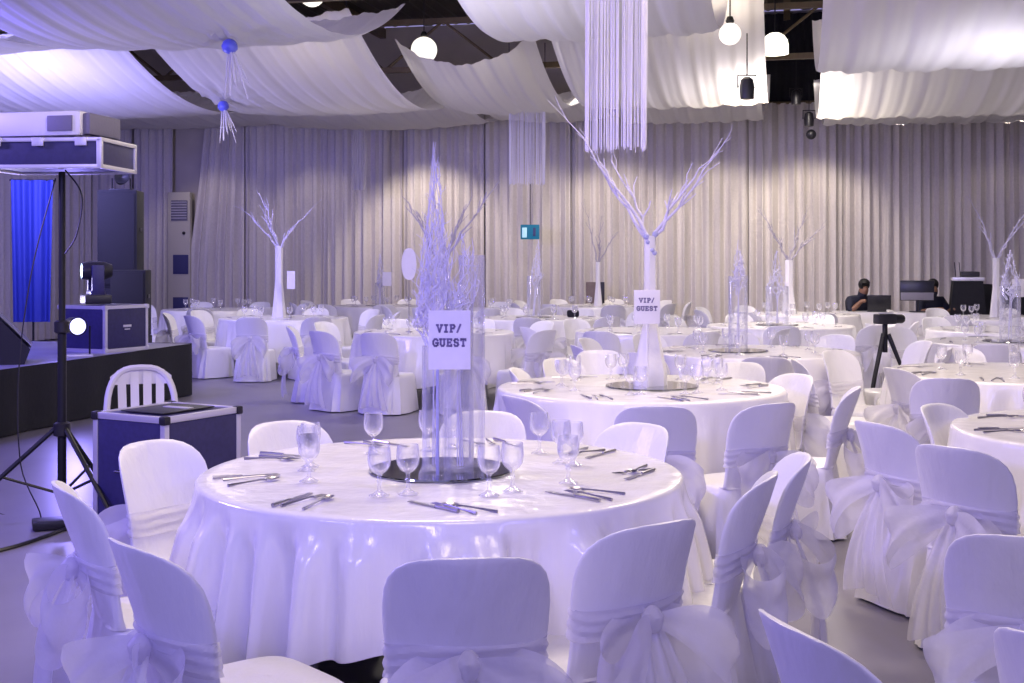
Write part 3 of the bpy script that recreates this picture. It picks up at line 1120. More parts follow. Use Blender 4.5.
def tableware(key, n, full, r_g=0.52, phase=18, extra=()):
    c = P[key]
    for j in range(n):
        a = phase + 360.0 * j / n
        an = ((a + 180) % 360) - 180
        side = 'near' if abs(an) < 25 else 'far' if abs(an) > 155 else ''
        pos = ('%s place' % side) if side else '%s place at the %s' % (ORD[min(5, int(abs(an) / 38))], 'right' if an > 0 else 'left')
        an_r = radians(an)
        g = 'goblets on the ' + PHR[key]

        def pt(rad, off):
            return (c.x + rad * sin(an_r) + off * cos(an_r), c.y - rad * cos(an_r) + off * sin(an_r), ZT)
        jt = lambda s: (rngt.random() - 0.5) * s
        o = link('goblet', GB[0] if key in NEARP else GB[1], None, pt(r_g + jt(0.06), 0.12 + jt(0.05)), 0)
        tag(o, ('stemmed glass goblet, %s of the %s' % (pos, PHR[key])) if key in NEARP else 'stemmed glass goblet standing on the ' + PHR[key], 'goblet', g)
        if key in NEARP and j % 2 == 0:
            o = link('goblet', GB[0], None, pt(r_g - 0.07 + jt(0.03), 0.20 + jt(0.04)), 0)
            tag(o, 'second stemmed glass goblet, %s of the %s' % (pos, PHR[key]), 'goblet', g)
        if not full:
            o = link('spoon', SP, None, pt(0.74, 0.05), an_r + pi / 2 + jt(1))
            tag(o, 'steel spoon lying on the ' + PHR[key], 'spoon', 'spoons on the ' + PHR[key])
            continue
        sk = jt(0.9) + 0.55
        for nm, me, off, ang in (('spoon', SP, 0.07, 0.15), ('fork', FK, 0.0, -0.2), ('knife', KN, -0.06, 0.0)):
            o = link(nm, me, None, pt(0.72 + jt(0.05), off + jt(0.03)), an_r + sk + ang + jt(0.25))
            tag(o, ('steel %s lying at the %s of the %s' % (nm, pos, PHR[key])) if key in NEARP else 'steel %s lying on the %s' % (nm, PHR[key]), nm, '%ss on the %s' % (nm, PHR[key]))


tableware('T1', 9, True, phase=6)
tableware('T2', 9, True, phase=12)
tableware('T3', 8, True, phase=5)
tableware('T6', 8, True, phase=0)
tableware('T7', 8, True, phase=10)
for k in ('T4', 'T5', 'T8', 'T9', 'T10', 'T11', 'T12', 'T13', 'T14', 'T15', 'T16', 'T17', 'T18'):
    tableware(k, 8, False, phase=7)

# ------------------------------------------------------------------ centrepieces
def mirror_disc(key, r=0.265, dx=0, dy=0):
    c = P[key]
    t = thing('mirror_disc', 'round mirror tray in the middle of the ' + PHR[key], 'mirror tray', (c.x + dx, c.y + dy, ZT), 0, 'round mirror trays')
    MB().lathe([(0.001, 0.0), (r, 0.0), (r + 0.002, 0.004), (r, 0.009), (0.001, 0.009)], 48).build('mirror_plate', 'mirror_glass', t)
    return ZT + 0.0095


def vase(label, x, y, z, r, h, group):
    prof = [(0.001, 0.0), (r, 0.0), (r, h), (r - 0.006, h), (r - 0.006, 0.014), (0.001, 0.014)]
    o = MB().lathe(prof, 28).build('cylinder_vase', 'clear_glass', None, loc=(x, y, z))
    return tag(o, label, 'vase', group)


def twig_bundle(label, x, y, z, h, spread, n, seed, vh, lean=0.0, mat='crystal_white', thick=0.0026):
    """sprays of crinkled crystal twigs rising to a point"""
    rg = random.Random(seed)
    mb = MB()
    stem = []
    for k in range(n):
        on = k < 4                                    # four main stems stand in the vase, the rest branch off them
        hh = min(h, vh * 0.9 + (h - vh * 0.9) * (0.12 + 0.95 * rg.random() ** 1.15)) if k > 0 else h
        a = rg.random() * 2 * pi
        bul = spread * (0.35 + 0.65 * rg.random())
        z0 = 0.012 if on else vh * (0.80 + 0.25 * rg.random())
        S = 16
        pts, rad = [], []
        for i in range(S + 1):
            s = i / S
            zz = z0 + (hh - z0) * s
            up = min(1.0, max(0.0, (zz - vh * 0.78) / (0.25 * vh)))
            top = max(0.0, 1 - max(0.0, zz - vh) / (h - vh + 0.02))
            q = bul * (0.22 + 0.78 * up) * top ** 0.9
            a2 = a + 2.2 * s + 0.9 * (rg.random() - 0.5) * up
            pts.append((q * cos(a2) + lean * zz + (rg.random() - 0.5) * 0.012 * up, q * sin(a2) + (rg.random() - 0.5) * 0.012 * up, zz))
            rad.append(thick * (1 - 0.55 * s))
        mb.tube(pts, rad, 5)
        for q in range(7):
            i = rg.randrange(4, S)
            if pts[i][2] < vh * 0.95:
                continue
            b = Vector(pts[i])
            dv = Vector((rg.random() - 0.5, rg.random() - 0.5, 0.3 + 0.5 * rg.random())).normalized()
            L = (0.03 + 0.06 * rg.random()) * (0.4 + 0.6 * max(0.0, 1 - (b.z - vh) / (h - vh)))
            mb.tube([b, b + dv * L * 0.5 + Vector((0.006, 0, 0)), b + dv * L], [thick * 0.6, thick * 0.5, thick * 0.25], 4)
    o = mb.build('twig_bundle', mat, None, loc=(x, y, z))
    return tag(o, label, 'twigs', 'crystal twig sprays')


def sign_letters(mb, text, x0, z0, hgt, wid, gap, th):
    """blocky serif capitals built from strokes in the x-z plane"""
    S = {
        'V': [((0, 1), (0.5, 0)), ((0.5, 0), (1, 1)), ((-.15, 1), (.2, 1)), ((.8, 1), (1.15, 1))],
        'I': [((0.5, 0), (0.5, 1)), ((.2, 0), (.8, 0)), ((.2, 1), (.8, 1))],
        'P': [((.15, 0), (.15, 1)), ((0, 1), (.75, 1)), ((.75, 1), (1, .78)), ((1, .78), (.75, .5)), ((.75, .5), (.15, .5)), ((0, 0), (.4, 0))],
        '/': [((.1, -.05), (.8, 1.05))],
        'G': [((1, .8), (.7, 1)), ((.7, 1), (.3, 1)), ((.3, 1), (0, .7)), ((0, .7), (0, .3)), ((0, .3), (.3, 0)), ((.3, 0), (.7, 0)), ((.7, 0), (1, .15)), ((1, .15), (1, .45)), ((.6, .45), (1.12, .45))],
        'U': [((.1, 1), (.1, .25)), ((.1, .25), (.35, 0)), ((.35, 0), (.7, 0)), ((.7, 0), (.9, .25)), ((.9, .25), (.9, 1)), ((-.1, 1), (.3, 1)), ((.7, 1), (1.1, 1))],
        'E': [((.15, 0), (.15, 1)), ((0, 1), (.95, 1)), ((.15, .52), (.7, .52)), ((0, 0), (.95, 0)), ((.95, 1), (.95, .8)), ((.95, 0), (.95, .2))],
        'S': [((.95, .8), (.7, 1)), ((.7, 1), (.25, 1)), ((.25, 1), (.05, .8)), ((.05, .8), (.2, .56)), ((.2, .56), (.8, .44)), ((.8, .44), (.95, .2)), ((.95, .2), (.7, 0)), ((.7, 0), (.25, 0)), ((.25, 0), (.03, .2))],
        'T': [((.5, 0), (.5, 1)), ((0, 1), (1, 1)), ((0, 1), (0, .8)), ((1, 1), (1, .8)), ((.3, 0), (.7, 0))],
    }
    x = x0
    for ch in text:
        for (a, b) in S[ch]:
            p = Vector((x + a[0] * wid, 0, z0 + a[1] * hgt))
            q = Vector((x + b[0] * wid, 0, z0 + b[1] * hgt))
            d = q - p
            if d.length < 1e-6:
                continue
            ang = atan2(d.z, d.x)
            mb.box((p + q) / 2, (d.length + th * 0.8, 0.0012, th), Matrix.Rotation(-ang, 4, 'Y'))
        x += wid * (0.75 if ch in '/' else 1.0) + gap
    return x - x0 - gap


def vip_sign(label, x, y, z, wd, ht, post_dx, base_z, post='lilac'):
    t = thing('table_sign', label, 'sign', (x, y, base_z), 0.03, 'VIP signs')
    zc = z - base_z
    MB().box((0, 0, zc), (wd, 0.004, ht), bev=0.001).build('sign_card', 'paper', t)
    lh, lw = ht * 0.115, wd * 0.105
    mb = MB()
    sign_letters(mb, 'VIP/', -wd * 0.29, zc + ht * 0.14, lh, lw, wd * 0.05, ht * 0.032)
    l = mb.build('lettering', 'ink', t, smooth=False)
    l.location = (0, -0.0032, 0)
    mb = MB()
    sign_letters(mb, 'GUEST', -wd * 0.385, zc - ht * 0.10, lh, lw, wd * 0.06, ht * 0.032)
    l = mb.build('lettering', 'ink', t, smooth=False)
    l.location = (0, -0.0032, 0)
    MB().tube([(post_dx, 0.006, 0.004), (post_dx, 0.006, zc)], 0.006, 8).build('post', post, t)
    MB().lathe([(0.035, 0), (0.035, 0.006), (0.008, 0.012)], 18, (post_dx, 0.006, 0), capb=True, capt=True).build('base', 'clear_glass', t)
    return t


def branch_tree(key, label, x, y, z, h_trunk, r0, r1, branches, seed, mat='white_wood', flared=True, thick=0.016):
    """flared cloth-wrapped stem carrying bare forked branches"""
    rg = random.Random(seed)
    t = thing('branch_tree', label, 'branch tree', (x, y, z), 0, 'white branch tree centrepieces')
    prof = [(0.001, 0), (r0, 0.0), (r0 * 0.97, h_trunk * 0.10), (r0 * 0.72, h_trunk * 0.24), (r1 * 1.1, h_trunk * 0.42), (r1, h_trunk * 0.7), (r1 * 0.95, h_trunk)] if flared else [(0.001, 0), (r0, 0), (r1, h_trunk * 0.5), (r1, h_trunk)]
    mb = MB()
    NN = 32
    pr2 = []
    for i in range(len(prof) - 1):
        for k in range(3):
            s = k / 3
            pr2.append((prof[i][0] * (1 - s) + prof[i + 1][0] * s, prof[i][1] * (1 - s) + prof[i + 1][1] * s))
    pr2.append(prof[-1])
    mb.lathe(pr2, NN, capt=True)
    for i, v in enumerate(mb.v):
        a = atan2(v[1], v[0])
        k = 1 + 0.05 * sin(7 * a + 1) + 0.03 * sin(13 * a)
        mb.v[i] = (v[0] * k, v[1] * k, v[2])
    mb.build('wrapped_stem', 'trunk_cloth', t)
    if flared:
        mb = MB()
        for k in range(10):
            a = rg.random() * 2 * pi
            mb.sphere((r1 * 0.9 * cos(a), r1 * 0.9 * sin(a), h_trunk - 0.12 + 0.16 * rg.random()), 0.012 + 0.009 * rg.random(), 10, 7)
        mb.build('ornament_cluster', 'lilac', t)['kind'] = 'stuff'
    for (ex, ey, ez, kx, kz) in branches:
        mb = MB()
        b0 = Vector((0, 0, h_trunk - 0.05))
        e = Vector((ex, ey, ez))
        pts, rad = [], []
        S = 9
        ctrl = Vector((kx, ey * 0.4, kz))
        for i in range(S + 1):
            s = i / S
            p = b0 * (1 - s) ** 2 + ctrl * 2 * s * (1 - s) + e * s * s
            j = thick * 1.2 * (1 if 0 < i < S else 0)
            p = p + Vector(((rg.random() - 0.5) * j * 2, (rg.random() - 0.5) * j * 2, (rg.random() - 0.5) * j))
            pts.append(p)
            rad.append(thick * (1 - 0.78 * s))
        mb.tube(pts, rad, 7)
        for q in range(7):
            i = rg.randrange(3, S + 1)
            d = (pts[i] - pts[i - 1]).normalized()
            d = (d + Vector((rg.random() - 0.5, rg.random() - 0.5, rg.random() * 0.5)) * 0.9).normalized()
            L = (e - b0).length * (0.10 + 0.16 * rg.random())
            p0 = pts[i]
            p1 = p0 + d * L * 0.5 + Vector(((rg.random() - .5) * .03, 0, 0.01))
            p2 = p0 + d * L
            mb.tube([p0, p1, p2], [rad[i] * 0.75, rad[i] * 0.6, rad[i] * 0.25 + 0.001], 5)
        mb.build('branch', mat, t)
    return t


# nearest VIP table: mirror, three vases, crystal twigs, sign
zt = mirror_disc('T1', 0.268, -0.005, 0.0)
c = P['T1']
vx = c.x + 0.05
GRP = 'tall cylinder vases on the VIP twig table'
vase('shortest clear cylinder vase on the mirror tray, towards the sign post', vx - 0.075, c.y - 0.03, zt, 0.048, 0.46, GRP)
vase('middle clear cylinder vase on the mirror tray, standing in front', vx + 0.02, c.y - 0.06, zt, 0.05, 0.62, GRP)
vase('tallest clear cylinder vase on the mirror tray, standing behind the others', vx + 0.06, c.y + 0.055, zt, 0.05, 0.80, GRP)
twig_bundle('tall spray of crystal twigs tapering to a point above the VIP sign', vx - 0.075, c.y - 0.03, zt + 0.004, EYE - zt - 0.004 + 106 / F * c.y + 0.05, 0.085, 46, 3, 0.52)
twig_bundle('medium spray of crystal twigs in the middle vase behind the VIP sign', vx + 0.02, c.y - 0.06, zt + 0.004, 0.88, 0.07, 12, 8, 0.60)
twig_bundle('shorter spray of crystal twigs in the tallest vase', vx + 0.06, c.y + 0.055, zt + 0.004, 0.86, 0.06, 8, 9, 0.76)
ys = c.y - 0.17
sp = at(449.5, 340, ys)
vip_sign('white VIP/ GUEST card sign on the table with crystal twigs', sp.x, ys, sp.z, 42 / F * ys, 59 / F * ys, -0.043, ZT)

# second VIP table: mirror, branch tree, sign
zt = mirror_disc('T2', 0.29, 0.07, 0.0)
c = P['T2']
bx = at(650, 0, c.y).x
D2 = c.y


def rel(px, py, d, bx, bz):
    q = at(px, py, d)
    return q.x - bx, q.z - bz


br = []
for px, py, kx, ky in ((568, 122, 622, 190), (612, 158, 640, 205), (724, 140, 672, 215), (716, 152, 678, 190), (592, 150, 612, 188)):
    ex, ez = rel(px, py, D2, bx, zt)
    qx, qz = rel(kx, ky, D2, bx, zt)
    br.append((ex, (rngt.random() - 0.5) * 0.3, ez, qx, qz))
branch_tree('T2', 'big white branch tree with flared cloth stem behind the VIP sign', bx, c.y, zt, EYE - zt + (262 - 236) * D2 / F, 0.105, 0.038, br, 4, thick=0.013)
ys = c.y - 0.2
sp = at(647, 307, ys)
vip_sign('small VIP/ GUEST card sign in front of the big branch tree', sp.x, ys, sp.z, 26 / F * ys, 34 / F * ys, 0.0, ZT, 'trunk_cloth')


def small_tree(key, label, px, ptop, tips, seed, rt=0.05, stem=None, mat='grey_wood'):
    c = P[key]
    d = c.y
    x = at(px, 0, d).x
    z = ZT
    bzt = EYE - z + (262 - ptop) * d / F
    bl = []
    for tx, ty in tips:
        ex, ez = rel(tx, ty, d, x, z)
        bl.append((ex, (random.Random(seed + tx).random() - 0.5) * 0.5, ez, ex * 0.35, bzt + (ez - bzt) * 0.45))
    branch_tree(key, label, x, d, z, bzt, rt * 1.9, rt, bl, seed, mat=mat, flared=False, thick=0.017)


small_tree('T5', 'white branch tree with a straight stem beside the stage', 279, 246, [(256, 192), (263, 206), (312, 208), (300, 222), (248, 212)], 21, mat='white_wood')
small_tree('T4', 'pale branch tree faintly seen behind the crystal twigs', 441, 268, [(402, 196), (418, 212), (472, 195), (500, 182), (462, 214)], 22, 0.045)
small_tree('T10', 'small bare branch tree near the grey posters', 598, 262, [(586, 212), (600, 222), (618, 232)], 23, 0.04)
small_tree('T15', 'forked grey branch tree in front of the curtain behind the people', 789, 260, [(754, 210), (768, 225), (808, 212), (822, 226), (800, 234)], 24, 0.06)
small_tree('T13', 'slender branch tree beside the equipment rack', 996, 258, [(968, 208), (980, 225), (1022, 216), (1030, 200)], 25, 0.045, mat='white_wood')


def vase_group(key, px, ytop, label, rr, tw_h, seed, lean=0.0):
    c = P[key]
    x = at(px, 0, c.y).x
    z = mirror_disc(key, 0.26, x - c.x, 0)
    h = max(0.4, (EYE - z - (ytop + 36 - HOR) * c.y / F))
    vase('clear cylinder vase ' + label, x, c.y, z, rr, h, 'single cylinder vases on the guest tables')
    twig_bundle('crystal twigs in the cylinder vase ' + label, x, c.y, z + 0.004, EYE - z - (ytop - HOR) * c.y / F, rr * 1.05, 14, seed, h * 0.9, lean, thick=0.006)


vase_group('T3', 738, 240, 'on the mirror tray behind the VIP branch tree', 0.085, 0.8, 31)
vase_group('T11', 777, 250, 'standing by the forked branch tree', 0.14, 0.6, 32)
vase_group('T9', 534, 240, 'leaning below the exit sign', 0.10, 0.8, 33, 0.06)
vase_group('T12', 380, 254, 'at the foot of the warm curtain', 0.09, 0.5, 34)
vase_group('T8', 1010, 250, 'on the aisle side by the rack', 0.10, 0.5, 35)
# extra small vase next to the twig table (seen right of the tall twigs)
def num_sign(label, px, py, d, wpx, hpx, base_z, oval=False):
    p = at(px, py, d)
    t = thing('table_sign', label, 'sign', (p.x, d, base_z), 0.05)
    zc = p.z - base_z
    wd, ht = wpx / F * d, hpx / F * d
    if oval:
        mb = MB()
        pts = [(wd / 2 * sgn_pow(cos(2 * pi * k / 24), 0.8), ht / 2 * sin(2 * pi * k / 24)) for k in range(24)]
        vs = [(a, -0.004, zc + b) for a, b in pts] + [(a, 0.004, zc + b) for a, b in pts]
        fs = [tuple(range(24)), tuple(range(47, 23, -1))] + [(k, k + 24, (k + 1) % 24 + 24, (k + 1) % 24) for k in range(24)]
        mb.add(vs, fs).build('sign_card', 'paper', t)
    else:
        MB().box((0, 0, zc), (wd, 0.006, ht), bev=0.001).build('sign_card', 'paper', t)
    MB().tube([(0, 0.008, 0.002), (0, 0.008, zc)], 0.006, 6).build('post', 'steel', t)
    MB().lathe([(0.04, 0), (0.04, 0.006), (0.008, 0.012)], 16, (0, 0.008, 0), capb=True).build('base', 'steel', t)
    return t


num_sign('white oval card sign standing before the warm curtain', 409, 264, 13.9, 15, 32, ZT, True)
num_sign('small white card sign beside the stageside branch tree', 291, 280, 17.3, 8, 18, ZT)
num_sign('small pale card sign by the small crystal vase', 387, 279, 22.1, 9, 14, ZT)
num_sign('pale card sign at the right edge beyond the rack', 1018, 288, 17.3, 12, 18, ZT)

# ------------------------------------------------------------------ stage and gear on the left
SR, SD = -6.77, 13.3      # stage corner in hall coordinates
t = thing('stage', 'low stage with black skirt and bluish deck along the side of the hall', 'stage', RW(-9.2, 7.6, 0), -YAW)
SZ = 0.60
MB().box((0, 0, SZ - 0.03), (2 * (9.2 + SR), 2 * (SD - 7.6), 0.06), bev=0.006).build('deck', 'deck', t)
mb = MB()
hx, hy = 9.2 + SR - 0.01, SD - 7.6 - 0.01
per = [(-hx, -hy), (hx, -hy), (hx, hy), (-hx, hy)]


def skirt_fn(u, v):
    s = u * 4
    i = min(3, int(s))
    f = s - i
    a, b = per[i], per[(i + 1) % 4]
    x, y = a[0] + (b[0] - a[0]) * f, a[1] + (b[1] - a[1]) * f
    o = 0.02 * sin(u * 420) * (0.15 + 0.85 * (1 - v)) + 0.03
    nx, ny = [(0, -1), (1, 0), (0, 1), (-1, 0)][i]
    return (x + nx * o, y + ny * o, 0.012 + (SZ - 0.008) * v)


mb.grid(skirt_fn, 801, 4)
mb.build('stage_skirt', 'black_cloth', t)
for sx in (-1, 1):
    for sy in (-1, 0, 1):
        MB().tube([(sx * (hx - 0.2), sy * (hy - 0.2), 0), (sx * (hx - 0.2), sy * (hy - 0.2), SZ - 0.06)], 0.03, 8).build('leg', 'black_metal', t)


def flight_case(name, label, loc, rz, L, W, H, cap):
    t = thing(name, label, 'flight case', loc, rz)
    e = 0.036
    hb = 0.0
    MB().box((0, 0, H / 2), (L - 0.012, W - 0.012, H - 0.012), bev=0.004).build('case_body', 'case_laminate', t)
    mb = MB()
    for sx in (-1, 1):
        for sy in (-1, 1):
            mb.box((sx * (L / 2 - e / 2), sy * (W / 2 - e / 2), H / 2), (e, e, H), bev=0.003)
    for sz in (e / 2, H - e / 2):
        for sy in (-1, 1):
            mb.box((0, sy * (W / 2 - e / 2), sz), (L, e, e), bev=0.003)
        for sx in (-1, 1):
            mb.box((sx * (L / 2 - e / 2), 0, sz), (e, W, e), bev=0.003)
    mb.build('edge_trim', 'aluminium', t)
    for sx in (-1, 1):
        for sy in (-1, 1):
            for sz in (0.02, H - 0.02):
                MB().box((sx * (L / 2 - 0.015), sy * (W / 2 - 0.015), sz), (0.05, 0.05, 0.05), bev=0.012).build('corner_cap', cap, t)
    return t


# big case near the tripod: L along FR direction
pF, pL, pR = Vector((-1.945, 6.95, 0)), Vector((-2.443, 7.23, 0)), Vector((-1.64, 7.50, 0))
ctr = (pL + pR) / 2
ang = atan2((pF - pL).y, (pF - pL).x)
t = flight_case('flight_case', 'big dark flight case with aluminium edges standing on the floor', (ctr.x, ctr.y, 0), ang, (pF - pL).length, (pR - pF).length, 0.676, 'black_plastic')
h = MB()
h.tube([(-0.07, -0.312, 0.35), (-0.07, -0.345, 0.35), (0.07, -0.345, 0.35), (0.07, -0.322, 0.35)], 0.008, 6)
h.build('handle', 'black_metal', t)
p_ = MB().box((0.0, 0.0, 0.6795), (0.34, 0.42, 0.007), bev=0.002).build('top_panel', 'black_plastic', t)
MB().box((0.03, 0.05, 0.685), (0.20, 0.05, 0.004), bev=0.001).build('top_label', 'aluminium', t)

# case on the stage: corner at px 100
cF = at(99, 350, 13.27)
u1 = Vector((cos(-YAW), sin(-YAW), 0))
cc = RW(-7.19, 12.1, SZ)
t = flight_case('flight_case', 'smaller dark flight case with silver edges on the stage deck', (cc.x, cc.y, SZ), radians(-26), 0.66, 0.64, 0.49, 'aluminium')
mb = MB()
mb.box((0.332, 0.0, 0.27), (0.004, 0.12, 0.025), bev=0.001)
mb.box((0.332, 0.0, 0.235), (0.004, 0.08, 0.012), bev=0.001)
mb.build('label_plate', 'aluminium', t)


# moving head light on that case
def moving_head(label, p, rz, tilt):
    t = thing('moving_head_light', label, 'stage light', p, rz)
    MB().box((0, 0, 0.055), (0.34, 0.28, 0.10), bev=0.02).build('base', 'black_plastic', t)
    yk = MB()
    for sx in (-1, 1):
        yk.box((sx * 0.135, 0, 0.27), (0.045, 0.13, 0.30), bev=0.015)
    yk.box((0, 0, 0.125), (0.30, 0.15, 0.05), bev=0.015)
    yk.build('yoke', 'case_laminate', t)
    hd = MB()
    hd.lathe([(0.001, -0.17), (0.07, -0.165), (0.10, -0.08), (0.105, 0.05), (0.092, 0.13), (0.085, 0.15)], 22).build('lamp_head', 'black_plastic', t)
    hd = t.children[-1]
    for ch in t.children:
        if ch.name.startswith('lamp_head'):
            ch.location = (0, 0, 0.36)
            ch.rotation_euler = tilt
            ln = MB().lathe([(0.001, 0.152), (0.05, 0.150), (0.083, 0.142)], 22).build('lens', 'beam_glow', ch)
    return t


moving_head('black moving head stage light on the smaller flight case', (cc.x - 0.08, cc.y - 0.02, SZ + 0.496), radians(-62), (radians(90), 0, 0))
hp = (cc.x + 0.2, cc.y - 0.12, SZ + 0.60)

# par light in front of it
q = at(75, 326, 12.47)
t = thing('par_light', 'lit blue-white par light standing in front of the smaller flight case', 'stage light', (q.x, q.y, SZ), radians(20))
zc = q.z - SZ
mb = MB()
mb.lathe([(0.001, -0.16), (0.06, -0.155), (0.085, -0.10), (0.088, 0.06), (0.095, 0.07), (0.095, 0.09), (0.083, 0.09)], 24)
cn = mb.build('lamp_can', 'black_metal', t)
cn.location = (0, 0, zc)
cn.rotation_euler = (radians(90), 0, radians(18))
MB().lathe([(0.001, 0.086), (0.05, 0.084), (0.083, 0.076)], 24).build('lens', 'par_glow', cn)
MB().tube([(-0.14, 0, 0.02), (-0.14, 0, zc), ], 0.01, 6).build('bracket', 'black_metal', t)
MB().tube([(0.14, 0, 0.02), (0.14, 0, zc), ], 0.01, 6).build('bracket', 'black_metal', t)
MB().box((0, 0, 0.012), (0.34, 0.22, 0.02), bev=0.005).build('foot', 'aluminium', t)
light('par_beam', 'SPOT', (q.x + 0.05, q.y - 0.15, q.z + 0.02), 90, (0.30, 0.25, 1.0), (q.x + 3.8, q.y - 7.0, 0.9), spot=95, blend=0.9, radius=0.1)
light('stage_wash', 'AREA', RW(-8.2, 9.4, 3.6), 150, BLUE, RW(-8.6, 15.5, 1.2), 0.8)

# wedge monitor at the frame edge
wp = at(-6, 360, 11.67)
t = thing('stage_monitor', 'dark wedge monitor speaker lying on the stage edge', 'loudspeaker', (wp.x, wp.y, SZ), radians(20))
prof = [(-0.26, 0.0), (0.22, 0.0), (0.26, 0.14), (0.02, 0.46), (-0.26, 0.38)]
mb = MB()
vs = [(a * 1.25, -0.3, b) for a, b in prof] + [(a * 1.25, 0.3, b) for a, b in prof]
n5 = 5
mb.add(vs, [tuple(range(4, -1, -1)), tuple(range(5, 10))] + [(k, (k + 1) % 5, (k + 1) % 5 + 5, k + 5) for k in range(5)])
mb.build('cabinet', 'black_plastic', t, smooth=False)
mb = MB()
vs = []
for yy in (-0.27, 0.27):
    for a, b in ((0.262, 0.16), (0.036, 0.452)):
        vs.append((a * 1.25 + 0.008, yy, b + 0.006))
mb.add(vs, [(0, 1, 3, 2)])
mb.build('grille', 'grille_dark', t)

# loudspeaker tower and sub behind the stage
tp = at(121, 300, 16.93)
def speaker(name, label, x, y, z, rz, wd, dp, ht):
    t = thing(name, label, 'loudspeaker', (x, y, z), rz)
    MB().box((0, 0, ht / 2), (wd, dp, ht), bev=0.015).build('cabinet', 'black_cloth', t)
    MB().box((0, -dp / 2 - 0.006, ht / 2), (wd * 0.9, 0.014, ht * 0.93), bev=0.006).build('grille', 'black_cloth', t)
    for sx in (-1, 1):
        MB().box((sx * (wd / 2 + 0.004), 0, ht * 0.6), (0.012, 0.14, 0.05), bev=0.004).build('handle', 'black_metal', t)
    return t


speaker('loudspeaker', 'tall black loudspeaker standing upright on the bass cabinets by the curtain', tp.x, tp.y, 1.20, 0.1, 0.52, 0.5, 1.32)
speaker('loudspeaker', 'black bass cabinet under the tall loudspeaker, upper one', tp.x + 0.02, tp.y - 0.02, 0.60, 0.1, 0.60, 0.56, 0.598)
speaker('loudspeaker', 'black bass cabinet under the tall loudspeaker, on the floor', tp.x + 0.02, tp.y - 0.02, 0.0, 0.1, 0.60, 0.56, 0.598)
sb = at(131, 303, 16.00)
speaker('loudspeaker', 'squat black speaker cabinet beside the moving head light', sb.x, sb.y, 0.60, 0.1, 0.44, 0.4, EYE - 8 * 16.00 / F - 0.60)
speaker('loudspeaker', 'lower black cabinet behind the smaller flight case', sb.x, sb.y, 0.0, 0.1, 0.46, 0.42, 0.598)
# small light on top of the tower
t = thing('par_light', 'small black par light sitting on top of the tall loudspeaker', 'stage light', (tp.x + 0.02, tp.y - 0.05, 2.522), 0.1)
mb = MB()
mb.lathe([(0.001, -0.12), (0.07, -0.11), (0.095, 0.05), (0.10, 0.10), (0.085, 0.10), (0.001, 0.06)], 20)
cn = mb.build('lamp_can', 'black_metal', t)
cn.location = (0, 0, 0.17)
cn.rotation_euler = (radians(80), 0, 0.3)
MB().tube([(-0.12, 0, 0.01), (-0.12, 0, 0.17)], 0.01, 6).build('bracket', 'black_metal', t)
MB().tube([(0.12, 0, 0.01), (0.12, 0, 0.17)], 0.01, 6).build('bracket', 'black_metal', t)
MB().box((0, 0, 0.01), (0.28, 0.2, 0.018), bev=0.004).build('foot', 'black_metal', t)

# tall blue fabric banner
bp0 = at(32, 322, 17.33)
t = thing('fabric_banner', 'tall deep blue fabric banner hanging on a stand behind the stage', 'banner', (bp0.x, bp0.y, 0), 0.15)
zb, ztp = EYE - 60 * 17.33 / F, EYE + 82 * 17.33 / F


def bf(u, v):
    wd = 0.50 + 0.07 * v
    s = u * 2 - 1
    return (s * wd / 2, 0.03 * sin(u * 17) + 0.015 * sin(u * 31 + v), zb + (ztp - zb) * v)


MB().grid(bf, 50, 8).build('cloth', 'banner_blue', t)
MB().tube([(-0.31, 0.05, ztp), (0.31, 0.05, ztp)], 0.014, 8).build('crossbar', 'black_metal', t)
MB().tube([(0.0, 0.08, 0), (0.0, 0.08, ztp)], 0.016, 8).build('pole', 'black_metal', t)
MB().lathe([(0.25, 0), (0.25, 0.02), (0.03, 0.04)], 20, (0, 0.08, 0), capb=True).build('base', 'black_metal', t)

# projector on its case on a tripod stand
TX, TY = at(62, 0, 7.45).x, 7.45
t = thing('tripod_stand', 'tall black tripod stand carrying the projector shelf', 'tripod stand', (TX, TY, 0), 0.0)
zs = EYE + (262 - 172) * TY / F
MB().tube([(0, 0, 0.12), (0, 0, 1.2)], 0.026, 12).build('lower_pole', 'black_metal', t)
MB().tube([(0, 0, 1.15), (0, 0, zs)], 0.02, 12).build('upper_pole', 'black_metal', t)
MB().lathe([(0.03, 0), (0.045, 0.01), (0.045, 0.07), (0.03, 0.08)], 16, (0, 0, 1.12), capb=True, capt=True).build('collar', 'black_plastic', t)
MB().lathe([(0.03, 0), (0.05, 0.01), (0.05, 0.08), (0.03, 0.09)], 16, (0, 0, 0.50), capb=True, capt=True).build('hub', 'black_plastic', t)
MB().lathe([(0.03, 0), (0.042, 0.01), (0.042, 0.06), (0.03, 0.07)], 16, (0, 0, 0.14), capb=True, capt=True).build('lower_hub', 'black_plastic', t)
for a in (200, 320, 80):
    ar = radians(a)
    L = MB().tube([(0.04 * cos(ar), 0.04 * sin(ar), 0.55), (0.62 * cos(ar), 0.62 * sin(ar), 0.02)], 0.014, 8).build('leg', 'black_metal', t)
    MB().sphere((0.62 * cos(ar), 0.62 * sin(ar), 0.02), 0.022).build('rubber_foot', 'black_plastic', L)
    MB().tube([(0.04 * cos(ar), 0.04 * sin(ar), 0.17), (0.34 * cos(ar), 0.34 * sin(ar), 0.28)], 0.009, 6).build('brace', 'black_metal', t)

